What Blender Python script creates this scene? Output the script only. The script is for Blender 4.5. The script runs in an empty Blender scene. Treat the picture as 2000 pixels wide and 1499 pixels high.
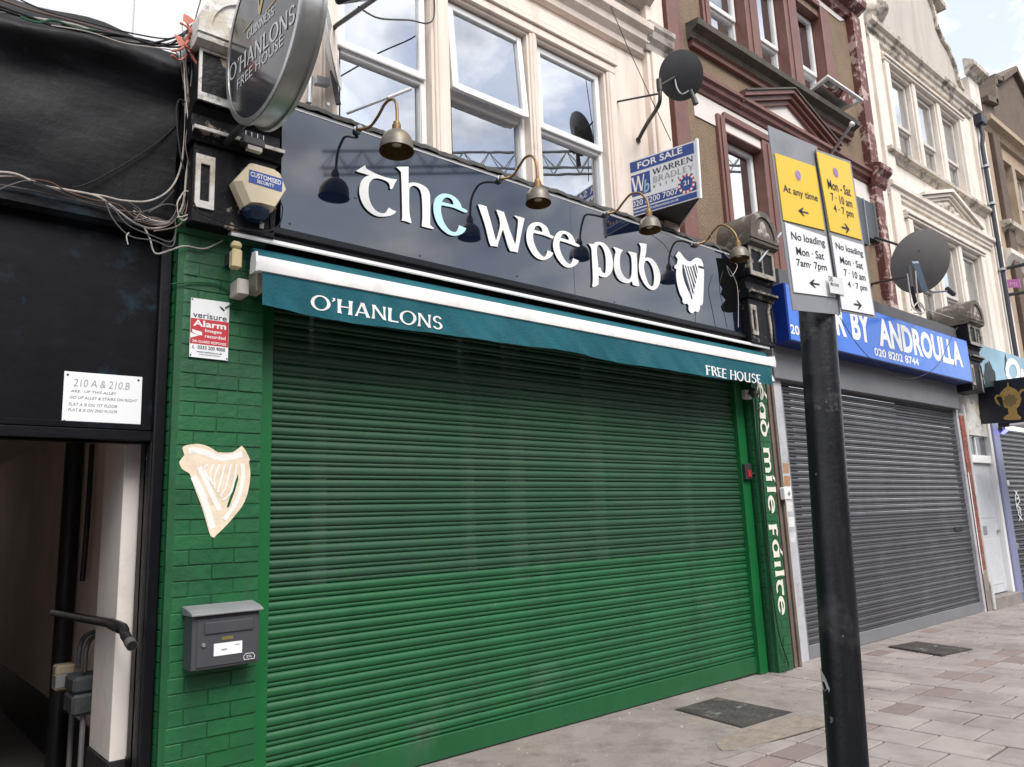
import bpy, bmesh, math, random
from mathutils import Vector, Matrix
from mathutils.geometry import tessellate_polygon
random.seed(7)
scene = bpy.context.scene
R_ = math.radians
# ---------------------------------------------------------------- camera
CAM = Vector((-1.7686, -4.2139, 1.4164)); YAW, PIT, ROL, FOC = 0.7091, 0.1825, -0.0400, 1500.494
FW = Vector((math.sin(YAW)*math.cos(PIT), math.cos(YAW)*math.cos(PIT), math.sin(PIT)))
_r = Vector((math.cos(YAW), -math.sin(YAW), 0)); _u = _r.cross(FW)
RT = _r*math.cos(ROL)+_u*math.sin(ROL); UP = -_r*math.sin(ROL)+_u*math.cos(ROL)
cd = bpy.data.cameras.new('camera'); cam = bpy.data.objects.new('camera', cd); scene.collection.objects.link(cam)
cam.matrix_world = Matrix(((RT.x, UP.x, -FW.x, CAM.x), (RT.y, UP.y, -FW.y, CAM.y), (RT.z, UP.z, -FW.z, CAM.z), (0, 0, 0, 1)))
cd.sensor_width = 36; cd.lens = FOC/2000*36; cd.clip_end = 2000; cd.clip_start = 0.05
scene.camera = cam
# ---------------------------------------------------------------- sky, sun, exposure
SUN_EL, SUN_AZ = R_(50), R_(6)          # azimuth: 0 = straight out of the facade (-Y), positive to the left
world = bpy.data.worlds.new('World'); scene.world = world; world.use_nodes = True
wn = world.node_tree.nodes; wl = world.node_tree.links; wn.clear()
out = wn.new('ShaderNodeOutputWorld'); bg = wn.new('ShaderNodeBackground'); bg.inputs[1].default_value = 0.115
sky = wn.new('ShaderNodeTexSky'); sky.sky_type = 'NISHITA'; sky.sun_disc = False
sunv = Vector((-math.sin(SUN_AZ)*math.cos(SUN_EL), -math.cos(SUN_AZ)*math.cos(SUN_EL), math.sin(SUN_EL)))
sky.sun_elevation = SUN_EL; sky.sun_rotation = math.atan2(sunv.x, sunv.y)
tc = wn.new('ShaderNodeTexCoord'); mp = wn.new('ShaderNodeMapping'); mp.inputs['Scale'].default_value = (1, 1, 1.7); mp.inputs['Location'].default_value = (3.1, 1.2, 0.3)
wl.new(tc.outputs['Generated'], mp.inputs[0])
n1 = wn.new('ShaderNodeTexNoise'); n1.inputs['Scale'].default_value = 3.6; n1.inputs['Detail'].default_value = 8; n1.inputs['Roughness'].default_value = .58; n1.inputs['Distortion'].default_value = .35
n2 = wn.new('ShaderNodeTexNoise'); n2.inputs['Scale'].default_value = 5.0; n2.inputs['Detail'].default_value = 6
wl.new(mp.outputs[0], n1.inputs[0]); wl.new(mp.outputs[0], n2.inputs[0])
rp = wn.new('ShaderNodeValToRGB'); rp.color_ramp.elements[0].position = .41; rp.color_ramp.elements[1].position = .52; rp.color_ramp.elements[0].color = (.38, .38, .38, 1); sky.dust_density = 1.6
wl.new(n1.outputs[0], rp.inputs[0])
rc = wn.new('ShaderNodeValToRGB'); rc.color_ramp.elements[0].position = .33; rc.color_ramp.elements[1].position = .53
rc.color_ramp.elements[0].color = (2.5, 2.75, 3.4, 1); rc.color_ramp.elements[1].color = (8.6, 8.7, 9.0, 1)
wl.new(n2.outputs[0], rc.inputs[0])
mx = wn.new('ShaderNodeMixRGB'); wl.new(rp.outputs[0], mx.inputs[0]); wl.new(sky.outputs[0], mx.inputs[1]); wl.new(rc.outputs[0], mx.inputs[2])
wl.new(mx.outputs[0], bg.inputs[0]); wl.new(bg.outputs[0], out.inputs[0])
sd = bpy.data.lights.new('sun', 'SUN'); sd.energy = 2.0; sd.angle = R_(30); sd.color = (1, .96, .9)
sun = bpy.data.objects.new('sun', sd); scene.collection.objects.link(sun); sun.rotation_euler = sunv.to_track_quat('Z', 'Y').to_euler()
vs = scene.view_settings; vs.view_transform = 'Standard'; vs.look = 'None'; vs.gamma = 1; vs.use_curve_mapping = False; vs.exposure = 0.88
# ---------------------------------------------------------------- helpers
def ray(px, py): return FW + RT*((px-1000)/FOC) - UP*((py-749.5)/FOC)
def at(px, py, y=0.0):
    k = ray(px, py); return CAM + k*((y-CAM.y)/k.y)
def atx(px, py, x):
    k = ray(px, py); return CAM + k*((x-CAM.x)/k.x)
def atz(px, py, z=0.0):
    k = ray(px, py); return CAM + k*((z-CAM.z)/k.z)
V = Vector
WLOC = {}
def W(o): return WLOC.get(o.name, V((0, 0, 0))) if o else V((0, 0, 0))
def link(name, mesh, parent=None, loc=(0, 0, 0)):
    o = bpy.data.objects.new(name, mesh); scene.collection.objects.link(o)
    loc = V(loc); WLOC[o.name] = loc
    if parent: o.parent = parent
    o.location = loc - W(parent)
    return o
def tag(o, label=None, cat=None, group=None, kind=None):
    if label: o['label'] = label
    if cat: o['category'] = cat
    if group: o['group'] = group
    if kind: o['kind'] = kind
    return o
def thing(name, label, cat, loc=(0, 0, 0), group=None):
    return tag(link(name, None, None, loc), label, cat, group)
class G:
    """collects vertices and faces in world space"""
    def __init__(s): s.v = []; s.f = []; s.sm = False
    def add(s, vs, fs):
        b = len(s.v); s.v += [V(p) for p in vs]; s.f += [[b+i for i in f] for f in fs]; return s
    def box(s, x0, x1, y0, y1, z0, z1):
        return s.hexa([(x0, y0, z0), (x1, y0, z0), (x1, y1, z0), (x0, y1, z0), (x0, y0, z1), (x1, y0, z1), (x1, y1, z1), (x0, y1, z1)])
    def hexa(s, p): return s.add(p, [(3, 2, 1, 0), (4, 5, 6, 7), (0, 1, 5, 4), (1, 2, 6, 5), (2, 3, 7, 6), (3, 0, 4, 7)])
    def obox(s, c, ax, ay, az, hx, hy, hz):
        c = V(c); return s.hexa([c+ax*(hx*i)+ay*(hy*j)+az*(hz*k) for k in (-1, 1) for i, j in ((-1, -1), (1, -1), (1, 1), (-1, 1))])
    def prof_x(s, prof, x0, x1):        # closed (y,z) profile swept along X
        n = len(prof); vs = [(x0, y, z) for y, z in prof]+[(x1, y, z) for y, z in prof]
        fs = [(i, (i+1) % n, n+(i+1) % n, n+i) for i in range(n)]+[tuple(range(n-1, -1, -1)), tuple(range(n, 2*n))]
        return s.add(vs, fs)
    def prism(s, polys, O, Rv, Uv, N, d, back=True):   # polys: [outer, hole...] 2D; front at O, thickness d along -N
        O = V(O); Rv = V(Rv); Uv = V(Uv); N = V(N)
        flat = [p for pl in polys for p in pl]
        tri = tessellate_polygon([[V((a, b, 0)) for a, b in pl] for pl in polys])
        n = len(flat); P = [O+Rv*a+Uv*b for a, b in flat]
        vs = list(P); fs = []
        for t in tri:
            a, b, c = (P[i] for i in t)
            fs.append(tuple(t) if (b-a).cross(c-a).dot(N) > 0 else (t[0], t[2], t[1]))
        if d:
            vs += [p-N*d for p in P]
            if back: fs += [(f[0]+n, f[2]+n, f[1]+n) for f in fs[:]]
            o = 0
            for pl in polys:
                m = len(pl)
                for i in range(m):
                    a, b = o+i, o+(i+1) % m; fs.append((a, b, b+n, a+n))
                o += m
        return s.add(vs, fs)
    def tube(s, pts, r, seg=8, caps=True):
        pts = [V(p) for p in pts]; rr = r if isinstance(r, (list, tuple)) else [r]*len(pts)
        rings = []; prev = None
        for i, p in enumerate(pts):
            t = (pts[min(i+1, len(pts)-1)]-pts[max(i-1, 0)]).normalized()
            if prev is None: a = t.orthogonal().normalized()
            else:
                a = prev-t*prev.dot(t); a = a.normalized() if a.length > 1e-6 else t.orthogonal().normalized()
            prev = a; b = t.cross(a)
            rings.append([p+(a*math.cos(2*math.pi*k/seg)+b*math.sin(2*math.pi*k/seg))*rr[i] for k in range(seg)])
        vs = [q for rg in rings for q in rg]; fs = []
        for i in range(len(pts)-1):
            for k in range(seg):
                k2 = (k+1) % seg; fs.append((i*seg+k, i*seg+k2, (i+1)*seg+k2, (i+1)*seg+k))
        if caps: fs += [tuple(range(seg-1, -1, -1)), tuple(range((len(pts)-1)*seg, len(pts)*seg))]
        return s.add(vs, fs)
    def lathe(s, prof, c, axis, seg=24, ex=1.0):       # prof: (r, h) along axis from c
        axis = V(axis).normalized(); a = axis.orthogonal().normalized()
        if abs(axis.z) < .95: a = (V((0, 0, 1))-axis*axis.z).normalized()
        b = axis.cross(a); c = V(c)
        vs = [c+axis*h+(a*math.cos(2*math.pi*k/seg)*ex+b*math.sin(2*math.pi*k/seg))*r for r, h in prof for k in range(seg)]
        fs = []
        for i in range(len(prof)-1):
            for k in range(seg):
                k2 = (k+1) % seg; fs.append((i*seg+k, i*seg+k2, (i+1)*seg+k2, (i+1)*seg+k))
        return s.add(vs, fs)
    def grid(s, fn, nu, nv):
        vs = [fn(i/nu, j/nv) for j in range(nv+1) for i in range(nu+1)]
        fs = [(j*(nu+1)+i, j*(nu+1)+i+1, (j+1)*(nu+1)+i+1, (j+1)*(nu+1)+i) for j in range(nv) for i in range(nu)]
        return s.add(vs, fs)
    def wall(s, x0, x1, z0, z1, y, ops, depth):        # wall sheet facing -Y with reveals round the openings
        xs = sorted({x0, x1, *[v for o in ops for v in o[:2]]}); zs = sorted({z0, z1, *[v for o in ops for v in o[2:]]})
        for i in range(len(xs)-1):
            for j in range(len(zs)-1):
                cx, cz = (xs[i]+xs[i+1])/2, (zs[j]+zs[j+1])/2
                if any(a < cx < b and c < cz < d for a, b, c, d in ops): continue
                s.add([(xs[i], y, zs[j]), (xs[i+1], y, zs[j]), (xs[i+1], y, zs[j+1]), (xs[i], y, zs[j+1])], [(0, 1, 2, 3)])
        for a, b, c, d in ops:
            q = [(a, c), (b, c), (b, d), (a, d)]
            for k in range(4):
                (xa, za), (xb, zb) = q[k], q[(k+1) % 4]
                s.add([(xa, y, za), (xb, y, zb), (xb, y+depth, zb), (xa, y+depth, za)], [(3, 2, 1, 0)])
        return s
    def make(s, name, mat, parent=None, bevel=0, smooth=None, normals=True):
        mn = V([min(p[i] for p in s.v) for i in range(3)]); mxx = V([max(p[i] for p in s.v) for i in range(3)])
        org = V(((mn.x+mxx.x)/2, (mn.y+mxx.y)/2, mn.z))
        me = bpy.data.meshes.new(name); me.from_pydata([p-org for p in s.v], [], s.f)
        bm = bmesh.new(); bm.from_mesh(me)
        bmesh.ops.remove_doubles(bm, verts=bm.verts, dist=1e-5)
        if normals: bmesh.ops.recalc_face_normals(bm, faces=bm.faces)
        if bevel: bmesh.ops.bevel(bm, geom=[e for e in bm.edges if len(e.link_faces) == 2 and e.calc_face_angle(0) > .6], offset=bevel, segments=1, affect='EDGES', clamp_overlap=True)
        bm.to_mesh(me); bm.free()
        if mat: me.materials.append(mat)
        if smooth is not None:
            me.polygons.foreach_set('use_smooth', [True]*len(me.polygons)); me.set_sharp_from_angle(angle=R_(smooth))
        return link(name, me, parent, org)
def bx(name, mat, parent, x0, x1, y0, y1, z0, z1, bevel=0): return G().box(x0, x1, y0, y1, z0, z1).make(name, mat, parent, bevel)
def copy(o, parent, loc, name=None):
    c = o.copy(); scene.collection.objects.link(c); c.parent = parent; WLOC[c.name] = V(loc); c.location = V(loc)-W(parent)
    for k in list(c.keys()):
        if k in ('label', 'category', 'group', 'kind'): del c[k]
    return c
GLASSC = None
def smooth_path(pts, n=6):
    pts = [V(p) for p in pts]; o = []
    for i in range(len(pts)-1):
        a = pts[max(i-1, 0)]; b = pts[i]; c = pts[i+1]; d = pts[min(i+2, len(pts)-1)]
        for k in range(n):
            t = k/n; o.append(.5*((2*b)+(c-a)*t+(2*a-5*b+4*c-d)*t*t+(3*b-a-3*c+d)*t**3))
    return o+[pts[-1]]
def smooth_poly(p, lim=48, n=3):
    m = len(p); q = [V((a, b, 0)) for a, b in p]; cor = []
    for i in range(m):
        a = q[i]-q[i-1]; b = q[(i+1) % m]-q[i]; cor.append(a.angle(b, 0) > R_(lim))
    o = []
    for i in range(m):
        b, c = q[i], q[(i+1) % m]; a = q[i-1] if not cor[i] else b-(c-b)*.0; d = q[(i+2) % m] if not cor[(i+1) % m] else c
        if cor[i]: a = b
        for k in range(n):
            t = k/n; v = .5*((2*b)+(c-a)*t+(2*a-5*b+4*c-d)*t*t+(3*b-a-3*c+d)*t**3); o.append((v.x, v.y))
    return o
# ---------------------------------------------------------------- materials
MATS = {}
def mat(name, col, rough=.6, var=.12, vs=5, bump=.0, bs=80, metal=0, spec=.5, dirt=None, streak=None, coat=0, rnd=0, ior=None, emit=None, peel=None):
    if name in MATS: return MATS[name]
    m = bpy.data.materials.new(name); m.use_nodes = True; nt = m.node_tree; N = nt.nodes; L = nt.links; b = N['Principled BSDF']
    MATS[name] = m
    ge = N.new('ShaderNodeNewGeometry'); P = ge.outputs['Position']
    def noise(sc, det=5, vec=P, ro=.6):
        n = N.new('ShaderNodeTexNoise'); n.inputs['Scale'].default_value = sc; n.inputs['Detail'].default_value = det; n.inputs['Roughness'].default_value = ro; L.new(vec, n.inputs['Vector']); return n.outputs[0]
    def ramp(f, a, c):
        r = N.new('ShaderNodeMapRange'); r.inputs[1].default_value = a; r.inputs[2].default_value = c; L.new(f, r.inputs[0]); return r.outputs[0]
    def mix(f, a, c):
        x = N.new('ShaderNodeMixRGB')
        if isinstance(f, float): x.inputs[0].default_value = f
        else: L.new(f, x.inputs[0])
        for k, s in ((1, a), (2, c)):
            if isinstance(s, tuple): x.inputs[k].default_value = (*s, 1)
            else: L.new(s, x.inputs[k])
        return x.outputs[0]
    c = mix(ramp(noise(vs), .3, .7), tuple(v*(1-var) for v in col), tuple(min(1, v*(1+var)) for v in col))
    if streak:
        mp_ = N.new('ShaderNodeMapping'); mp_.inputs['Scale'].default_value = streak[2] if len(streak) > 2 else (14, 14, .8); L.new(P, mp_.inputs[0])
        f = ramp(noise(1, 4, mp_.outputs[0]), .5, .78); mm = N.new('ShaderNodeMath'); mm.operation = 'MULTIPLY'; mm.inputs[1].default_value = streak[1]; L.new(f, mm.inputs[0]); c = mix(mm.outputs[0], c, streak[0])
    for dd in ([dirt] if dirt else [])+(peel or []):
        f = ramp(noise(dd[2], 7, P, .68), dd[3] if len(dd) > 3 else .52, dd[4] if len(dd) > 4 else .7); mm = N.new('ShaderNodeMath'); mm.operation = 'MULTIPLY'; mm.inputs[1].default_value = dd[1]; L.new(f, mm.inputs[0]); c = mix(mm.outputs[0], c, dd[0])
    if rnd:
        oi = N.new('ShaderNodeObjectInfo'); h = N.new('ShaderNodeHueSaturation'); r = N.new('ShaderNodeMapRange'); r.inputs[3].default_value = 1-rnd; r.inputs[4].default_value = 1+rnd
        L.new(oi.outputs['Random'], r.inputs[0]); L.new(r.outputs[0], h.inputs['Value']); L.new(c, h.inputs['Color']); c = h.outputs[0]
    L.new(c, b.inputs['Base Color'])
    rr = N.new('ShaderNodeMapRange'); rr.inputs[3].default_value = max(.02, rough*.8); rr.inputs[4].default_value = min(1, rough*1.2); L.new(noise(vs*3), rr.inputs[0]); L.new(rr.outputs[0], b.inputs['Roughness'])
    b.inputs['Metallic'].default_value = metal; b.inputs['Specular IOR Level'].default_value = spec
    if ior: b.inputs['IOR'].default_value = ior
    if coat: b.inputs['Coat Weight'].default_value = coat; b.inputs['Coat Roughness'].default_value = .05
    if bump:
        bp = N.new('ShaderNodeBump'); bp.inputs['Strength'].default_value = bump; bp.inputs['Distance'].default_value = .02; L.new(noise(bs, 6), bp.inputs['Height']); L.new(bp.outputs[0], b.inputs['Normal'])
    if emit: b.inputs['Emission Color'].default_value = (*emit[0], 1); b.inputs['Emission Strength'].default_value = emit[1]
    return m
def glass_mat(name, refl=.42, tint=(.55, .62, .7)):
    m = bpy.data.materials.new(name); m.use_nodes = True; N = m.node_tree.nodes; L = m.node_tree.links; N.clear()
    o = N.new('ShaderNodeOutputMaterial'); t = N.new('ShaderNodeBsdfTransparent'); t.inputs[0].default_value = (*tint, 1)
    g = N.new('ShaderNodeBsdfGlossy'); g.inputs[0].default_value = (.95, .97, 1, 1); g.inputs['Roughness'].default_value = .012
    ge = N.new('ShaderNodeNewGeometry'); n = N.new('ShaderNodeTexNoise'); n.inputs['Scale'].default_value = 1.7; L.new(ge.outputs['Position'], n.inputs[0])
    bp = N.new('ShaderNodeBump'); bp.inputs['Strength'].default_value = .012; bp.inputs['Distance'].default_value = .05; L.new(n.outputs[0], bp.inputs['Height']); L.new(bp.outputs[0], g.inputs['Normal'])
    f = N.new('ShaderNodeFresnel'); f.inputs[0].default_value = 1.5; a = N.new('ShaderNodeMath'); a.operation = 'ADD'; a.inputs[1].default_value = refl; L.new(f.outputs[0], a.inputs[0])
    x = N.new('ShaderNodeMixShader'); L.new(a.outputs[0], x.inputs[0]); L.new(t.outputs[0], x.inputs[1]); L.new(g.outputs[0], x.inputs[2]); L.new(x.outputs[0], o.inputs[0])
    return m
GLASS = glass_mat('window_glass', .50, (.95, .96, .97))
GREEN_B = mat('green_gloss_brick', (.007, .094, .029), .50, .18, 3, .24, 22, dirt=((.005, .052, .022), .7, 2.6), rnd=.07, streak=((.02, .06, .035), .45, (9, 9, .8)), peel=[((.30, .28, .24), .8, 17, .745, .76), ((.02, .02, .015), .6, 8, .68, .74)])
GREEN_M = mat('green_mortar', (.005, .075, .023), .55, .2, 6, .1, 60)
GREEN_S = mat('green_slat', (.008, .090, .029), .46, .12, 2, .05, 20, rnd=.05, dirt=((.10, .15, .11), .45, 1.6, .56, .8), streak=((.004, .045, .018), .45, (6, 6, .5)), peel=[((.25, .30, .26), .55, 6, .66, .78), ((.02, .03, .02), .6, 3.1, .62, .72)])
GREEN_T = mat('green_trim', (.006, .115, .030), .4, .1, 2)
BLACK = mat('black_paint', (.0022, .0024, .0045), .45, .4, 2.2, .12, 6, spec=.16, dirt=((.005, .006, .009), .7, 3.5), streak=((.008, .009, .012), .35, (2, 2, 9)), peel=[((.012, .028, .042), .85, 2.3, .54, .63), ((.25, .26, .27), .9, 11, .735, .75)])
BLACKG = mat('black_gloss', (.003, .0033, .0055), .32, .2, 3, .08, 40, spec=.35, dirt=((.03, .03, .03), .35, 5, .6, .8))
WHITE = mat('white_plastic', (.80, .80, .79), .35, .03, 3)
UPVC = mat('white_upvc', (.82, .82, .81), .3, .03, 4, dirt=((.35, .33, .30), .35, 4, .62, .85))
BRASS = mat('aged_brass', (.24, .155, .07), .48, .3, 12, .05, 60, metal=.7, dirt=((.12, .10, .08), .7, 9))
BRONZE = mat('tarnished_shade', (.16, .145, .125), .5, .25, 9, .05, 60, metal=.65, dirt=((.30, .20, .07), .6, 7))
GALV = mat('galvanised', (.42, .44, .46), .42, .15, 9, metal=.7)
DARKM = mat('dark_metal', (.03, .03, .033), .45, .2, 8)
INK = mat('ink_black', (.015, .015, .02), .5, 0)
PAPERW = mat('sign_white', (.80, .81, .82), .35, .02, 3)
CABLE_B = mat('cable_black', (.010, .010, .012), .45, .2, 8)
CABLE_W = mat('cable_grey', (.42, .38, .35), .5, .2, 12)
CABLE_P = mat('cable_pink', (.45, .13, .09), .55, .25, 12)
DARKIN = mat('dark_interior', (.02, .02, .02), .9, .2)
# ---------------------------------------------------------------- lettering
def text(s, name, m, parent, O, Rv, Uv, w, h, N=None, bold=0, shear=0, lift=.0015, split=False):
    cu = bpy.data.curves.new('tmp', 'FONT'); cu.body = s; cu.size = 1; cu.offset = bold; cu.shear = shear; cu.resolution_u = 3
    o = bpy.data.objects.new('tmp', cu); scene.collection.objects.link(o)
    dg = bpy.context.evaluated_depsgraph_get(); me = bpy.data.meshes.new_from_object(o.evaluated_get(dg)); bpy.data.objects.remove(o); bpy.data.curves.remove(cu)
    xs = [v.co.x for v in me.vertices]; ys = [v.co.y for v in me.vertices]
    if not xs: return None
    x0, x1, y0, y1 = min(xs), max(xs), min(ys), max(ys)
    Rv = V(Rv).normalized(); Uv = V(Uv).normalized(); N = V(N) if N else Rv.cross(Uv)
    sx = w/(x1-x0); sy = h/(y1-y0) if h else sx
    O = V(O)+N*lift
    def put(co): return O+Rv*((co.x-x0)*sx)+Uv*((co.y-y0)*sy)
    cuts = []
    if split and ' ' in s:
        for k, ch in enumerate(s):
            if ch == ' ':
                c2 = bpy.data.curves.new('tmp', 'FONT'); c2.body = s[:k]; c2.size = 1; c2.offset = bold; c2.shear = shear; o2 = bpy.data.objects.new('tmp', c2); scene.collection.objects.link(o2)
                m2 = bpy.data.meshes.new_from_object(o2.evaluated_get(bpy.context.evaluated_depsgraph_get())); bpy.data.objects.remove(o2); bpy.data.curves.remove(c2); cuts.append(max(v.co.x for v in m2.vertices)+.02); bpy.data.meshes.remove(m2)
    buckets = {}
    for p in me.polygons:
        cx_ = sum(me.vertices[i].co.x for i in p.vertices)/len(p.vertices); buckets.setdefault(sum(cx_ > c for c in cuts), []).append(list(p.vertices))
    ob = None
    for kk in sorted(buckets):
        g = G(); mapi = {}
        for f in buckets[kk]:
            for i in f:
                if i not in mapi: mapi[i] = len(g.v); g.v.append(put(me.vertices[i].co))
            g.f.append([mapi[i] for i in f])
        ob = g.make(name, m, parent, normals=False)
    bpy.data.meshes.remove(me)
    return ob
def _stem(x0, y0, x1, y1, w, fl=1.4, n=6):
    d = V((x1-x0, y1-y0, 0)); L = d.length; d.normalize(); p = V((-d.y, d.x, 0)); a = []; b = []
    if abs(d.y) > abs(d.x): p = V((1, 0, 0))*(1 if p.x > 0 else -1)
    for i in range(n+1):
        t = i/n; k = w/2*(1+(fl-1)*abs(2*t-1)**3); c = V((x0, y0, 0))+d*(L*t)
        a.append((c+p*k)[:2]); b.append((c-p*k)[:2])
    return a+b[::-1]
def _arc(cx, cy, rx, ry, a0, a1, wx, wy, n=18):
    o = []; i = []
    for k in range(n+1):
        t = R_(a0+(a1-a0)*k/n); c, s = math.cos(t), math.sin(t)
        o.append((cx+rx*c, cy+ry*s)); i.append((cx+(rx-wx)*c, cy+(ry-wy)*s))
    return o+i[::-1]
S_, T_ = .155, .085
FONT = {
 'O': (.90, [_arc(.44, .5, .44, .52, 0, 360, .16, .09, 32)]), "'": (.22, [[(.05, 1.0), (.17, 1.02), (.19, .86), (.04, .72), (.02, .76), (.09, .86)]]),
 'H': (.80, [_stem(.13, 0, .13, 1, S_), _stem(.65, 0, .65, 1, S_), _stem(.13, .5, .65, .5, T_, 1)]),
 'A': (.78, [_stem(.09, 0, .37, 1, .09, 1.5), _stem(.69, 0, .37, 1, S_, 1.2), _stem(.2, .30, .58, .30, T_, 1)]),
 'N': (.80, [_stem(.11, 0, .11, 1, .09, 1.8), _stem(.12, 1, .66, 0, S_, 1.0), _stem(.67, 0, .67, 1, .09, 1.8)]),
 'L': (.62, [_stem(.13, 0, .13, 1, S_), _stem(.13, .05, .58, .05, .10, 1.5)]),
 'S': (.62, [_arc(.30, .74, .26, .28, 20, 262, .13, .10), _arc(.30, .27, .27, .29, -160, 90, .14, .10)]),
 'F': (.58, [_stem(.13, 0, .13, 1, S_), _stem(.13, .95, .54, .95, .09, 1.5), _stem(.13, .52, .46, .52, .08, 1.4)]),
 'E': (.60, [_stem(.13, 0, .13, 1, S_), _stem(.13, .95, .54, .95, .09, 1.5), _stem(.13, .52, .48, .52, .08, 1.4), _stem(.13, .05, .57, .05, .09, 1.5)]),
 'R': (.70, [_stem(.13, 0, .13, 1, S_), _arc(.30, .74, .28, .27, -90, 90, .14, .085), _stem(.12, .96, .32, .96, .08, 1), _stem(.12, .51, .32, .51, .08, 1), _stem(.33, .5, .62, 0, S_, 1.2)]),
 'U': (.78, [_stem(.13, .3, .13, 1, S_), _stem(.63, 0, .63, 1, .12), _arc(.38, .34, .325, .36, 180, 360, .15, .10)]),
 'G': (.84, [_arc(.44, .5, .44, .52, 40, 320, .16, .09, 28), _stem(.72, .08, .72, .5, .14, 1.2)]),
 'I': (.30, [_stem(.14, 0, .14, 1, S_)]),
 'W': (1.12, [_stem(.08, 1, .32, 0, S_, 1.2), _stem(.56, 1, .33, 0, .08, 1.2), _stem(.56, 1, .80, 0, S_, 1.2), _stem(1.04, 1, .81, 0, .08, 1.3)]),
 'B': (.68, [_stem(.13, 0, .13, 1, S_), _arc(.30, .75, .25, .27, -90, 90, .13, .08), _arc(.30, .27, .30, .29, -90, 90, .14, .08), _stem(.12, .97, .32, .97, .07, 1), _stem(.12, .02, .32, .02, .07, 1), _stem(.12, .51, .32, .51, .07, 1)]),
 'D': (.80, [_stem(.13, 0, .13, 1, S_), _arc(.30, .5, .44, .52, -90, 90, .16, .08), _stem(.12, .97, .32, .97, .08, 1), _stem(.12, .03, .32, .03, .08, 1)]),
 'Y': (.70, [_stem(.35, 0, .35, .48, S_), _stem(.35, .45, .07, 1, S_, 1.2), _stem(.35, .45, .64, 1, .08, 1.4)]),
 ' ': (.30, []),
 'c': (.58, [_arc(.34, .33, .32, .36, 45, 315, .13, .08)]), 'e': (.60, [_arc(.34, .33, .32, .36, -10, 320, .12, .08), _stem(.06, .34, .62, .40, .07, 1)]),
 'a': (.62, [_arc(.30, .33, .28, .36, 0, 360, .12, .08), _stem(.56, 0, .56, .68, .13, 1.3)]), 'd': (.62, [_arc(.32, .33, .31, .36, 0, 360, .12, .08), _stem(.58, .45, .12, .98, .10, 1.5)]),
 'm': (.98, [_stem(.1, 0, .1, .7, .13, 1.3), _arc(.30, .36, .25, .34, 0, 150, .12, .08), _stem(.49, 0, .49, .4, .13, 1.2), _arc(.68, .36, .25, .34, 0, 150, .12, .08), _stem(.87, 0, .87, .4, .13, 1.4)]),
 'i': (.26, [_stem(.12, 0, .12, .7, .13, 1.4)]), 'l': (.26, [_stem(.12, 0, .12, 1.02, .13, 1.4)]),
 'f': (.52, [_stem(.13, -.25, .13, .7, .13, 1.3), _arc(.28, .5, .22, .22, 30, 150, .09, .10), _stem(.12, .22, .42, .22, .09, 1.3)]),
 't': (.52, [_arc(.34, .33, .30, .36, 100, 300, .12, .08), _stem(.02, .66, .58, .66, .11, 1.4)]), '/': (.0, [_stem(-.30, .80, -.16, 1.05, .09, 1.5)]),
}
def serif(s, name, m, parent, O, Rv, Uv, w, h, N=None, lift=.0015, thin=1.0, space=.03, fn=None, fat=0):
    if ' ' in s:
        tot = sum(FONT[c][0]+space for c in s)-space; x = 0; o = None
        for wd in s.split(' '):
            ww = sum(FONT[c][0]+space for c in wd)-space
            o = serif(wd, name, m, parent, V(O)+V(Rv).normalized()*(x*w/tot), Rv, Uv, ww*w/tot, h, N, lift, thin, space, fn, fat); x += ww+space+FONT[' '][0]+space
        return o
    Rv = V(Rv).normalized(); Uv = V(Uv).normalized(); N = V(N) if N else Rv.cross(Uv); x = 0; g = G(); polys = []
    for ch in s:
        adv, pl = FONT[ch]
        for k, p in enumerate(pl): polys.append(([(a+x, b) for a, b in p], k))
        x += adv+space
    tot = x-space
    for i, (p, k) in enumerate(polys):
        q = [(a*w/tot, b*h) for a, b in p]; l = lift+.0004*k
        st = len(g.v); n = len(q)//2
        # strips: outer run then inner run reversed
        if fat and len(q) % 2 == 0 and len(q) > 6:
            for j in range(n):
                (ax_, ay_), (bx_, by_) = q[j], q[2*n-1-j]; L_ = math.hypot(ax_-bx_, ay_-by_) or 1; e_ = fat*h/L_/2; q[j] = (ax_+(ax_-bx_)*e_, ay_+(ay_-by_)*e_); q[2*n-1-j] = (bx_-(ax_-bx_)*e_, by_-(ay_-by_)*e_)
        vs = [V(O)+Rv*a+Uv*b+N*l for a, b in q]
        if fn: vs = [fn(v) for v in vs]
        if len(q) % 2 == 0 and len(q) > 6: g.add(vs, [(j, j+1, 2*n-2-j, 2*n-1-j) for j in range(n-1)])
        else: g.add(vs, [tuple(range(len(q)))])
    return g.make(name, m, parent, normals=False)
XR, ZU, NF = V((1, 0, 0)), V((0, 0, 1)), V((0, -1, 0))
# ================================================================ SETTING
ASPH = mat('asphalt', (.05, .05, .052), .85, .25, 3, .3, 120)
CONC = mat('concrete', (.25, .22, .205), .8, .14, 1.6, .35, 70, dirt=((.14, .122, .112), .85, 3.4, .46, .68), peel=[((.27, .23, .185), .5, .9, .50, .66), ((.10, .09, .085), .6, 7, .58, .70), ((.45, .43, .40), .7, 24, .68, .71), ((.07, .065, .06), .6, 19, .66, .70)])
SLAB = mat('paving_stone', (.30, .262, .25), .75, .10, 2.2, .22, 130, rnd=.06, dirt=((.19, .155, .145), .75, 3.2, .48, .72), peel=[((.10, .09, .085), .75, 10, .655, .69), ((.46, .43, .41), .6, 14, .68, .71), ((.165, .138, .13), .7, 1.2, .48, .64)])
SLABR = mat('paving_red', (.225, .172, .16), .75, .15, 5, .22, 130, rnd=.10, dirt=((.13, .09, .085), .6, 5))
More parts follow.
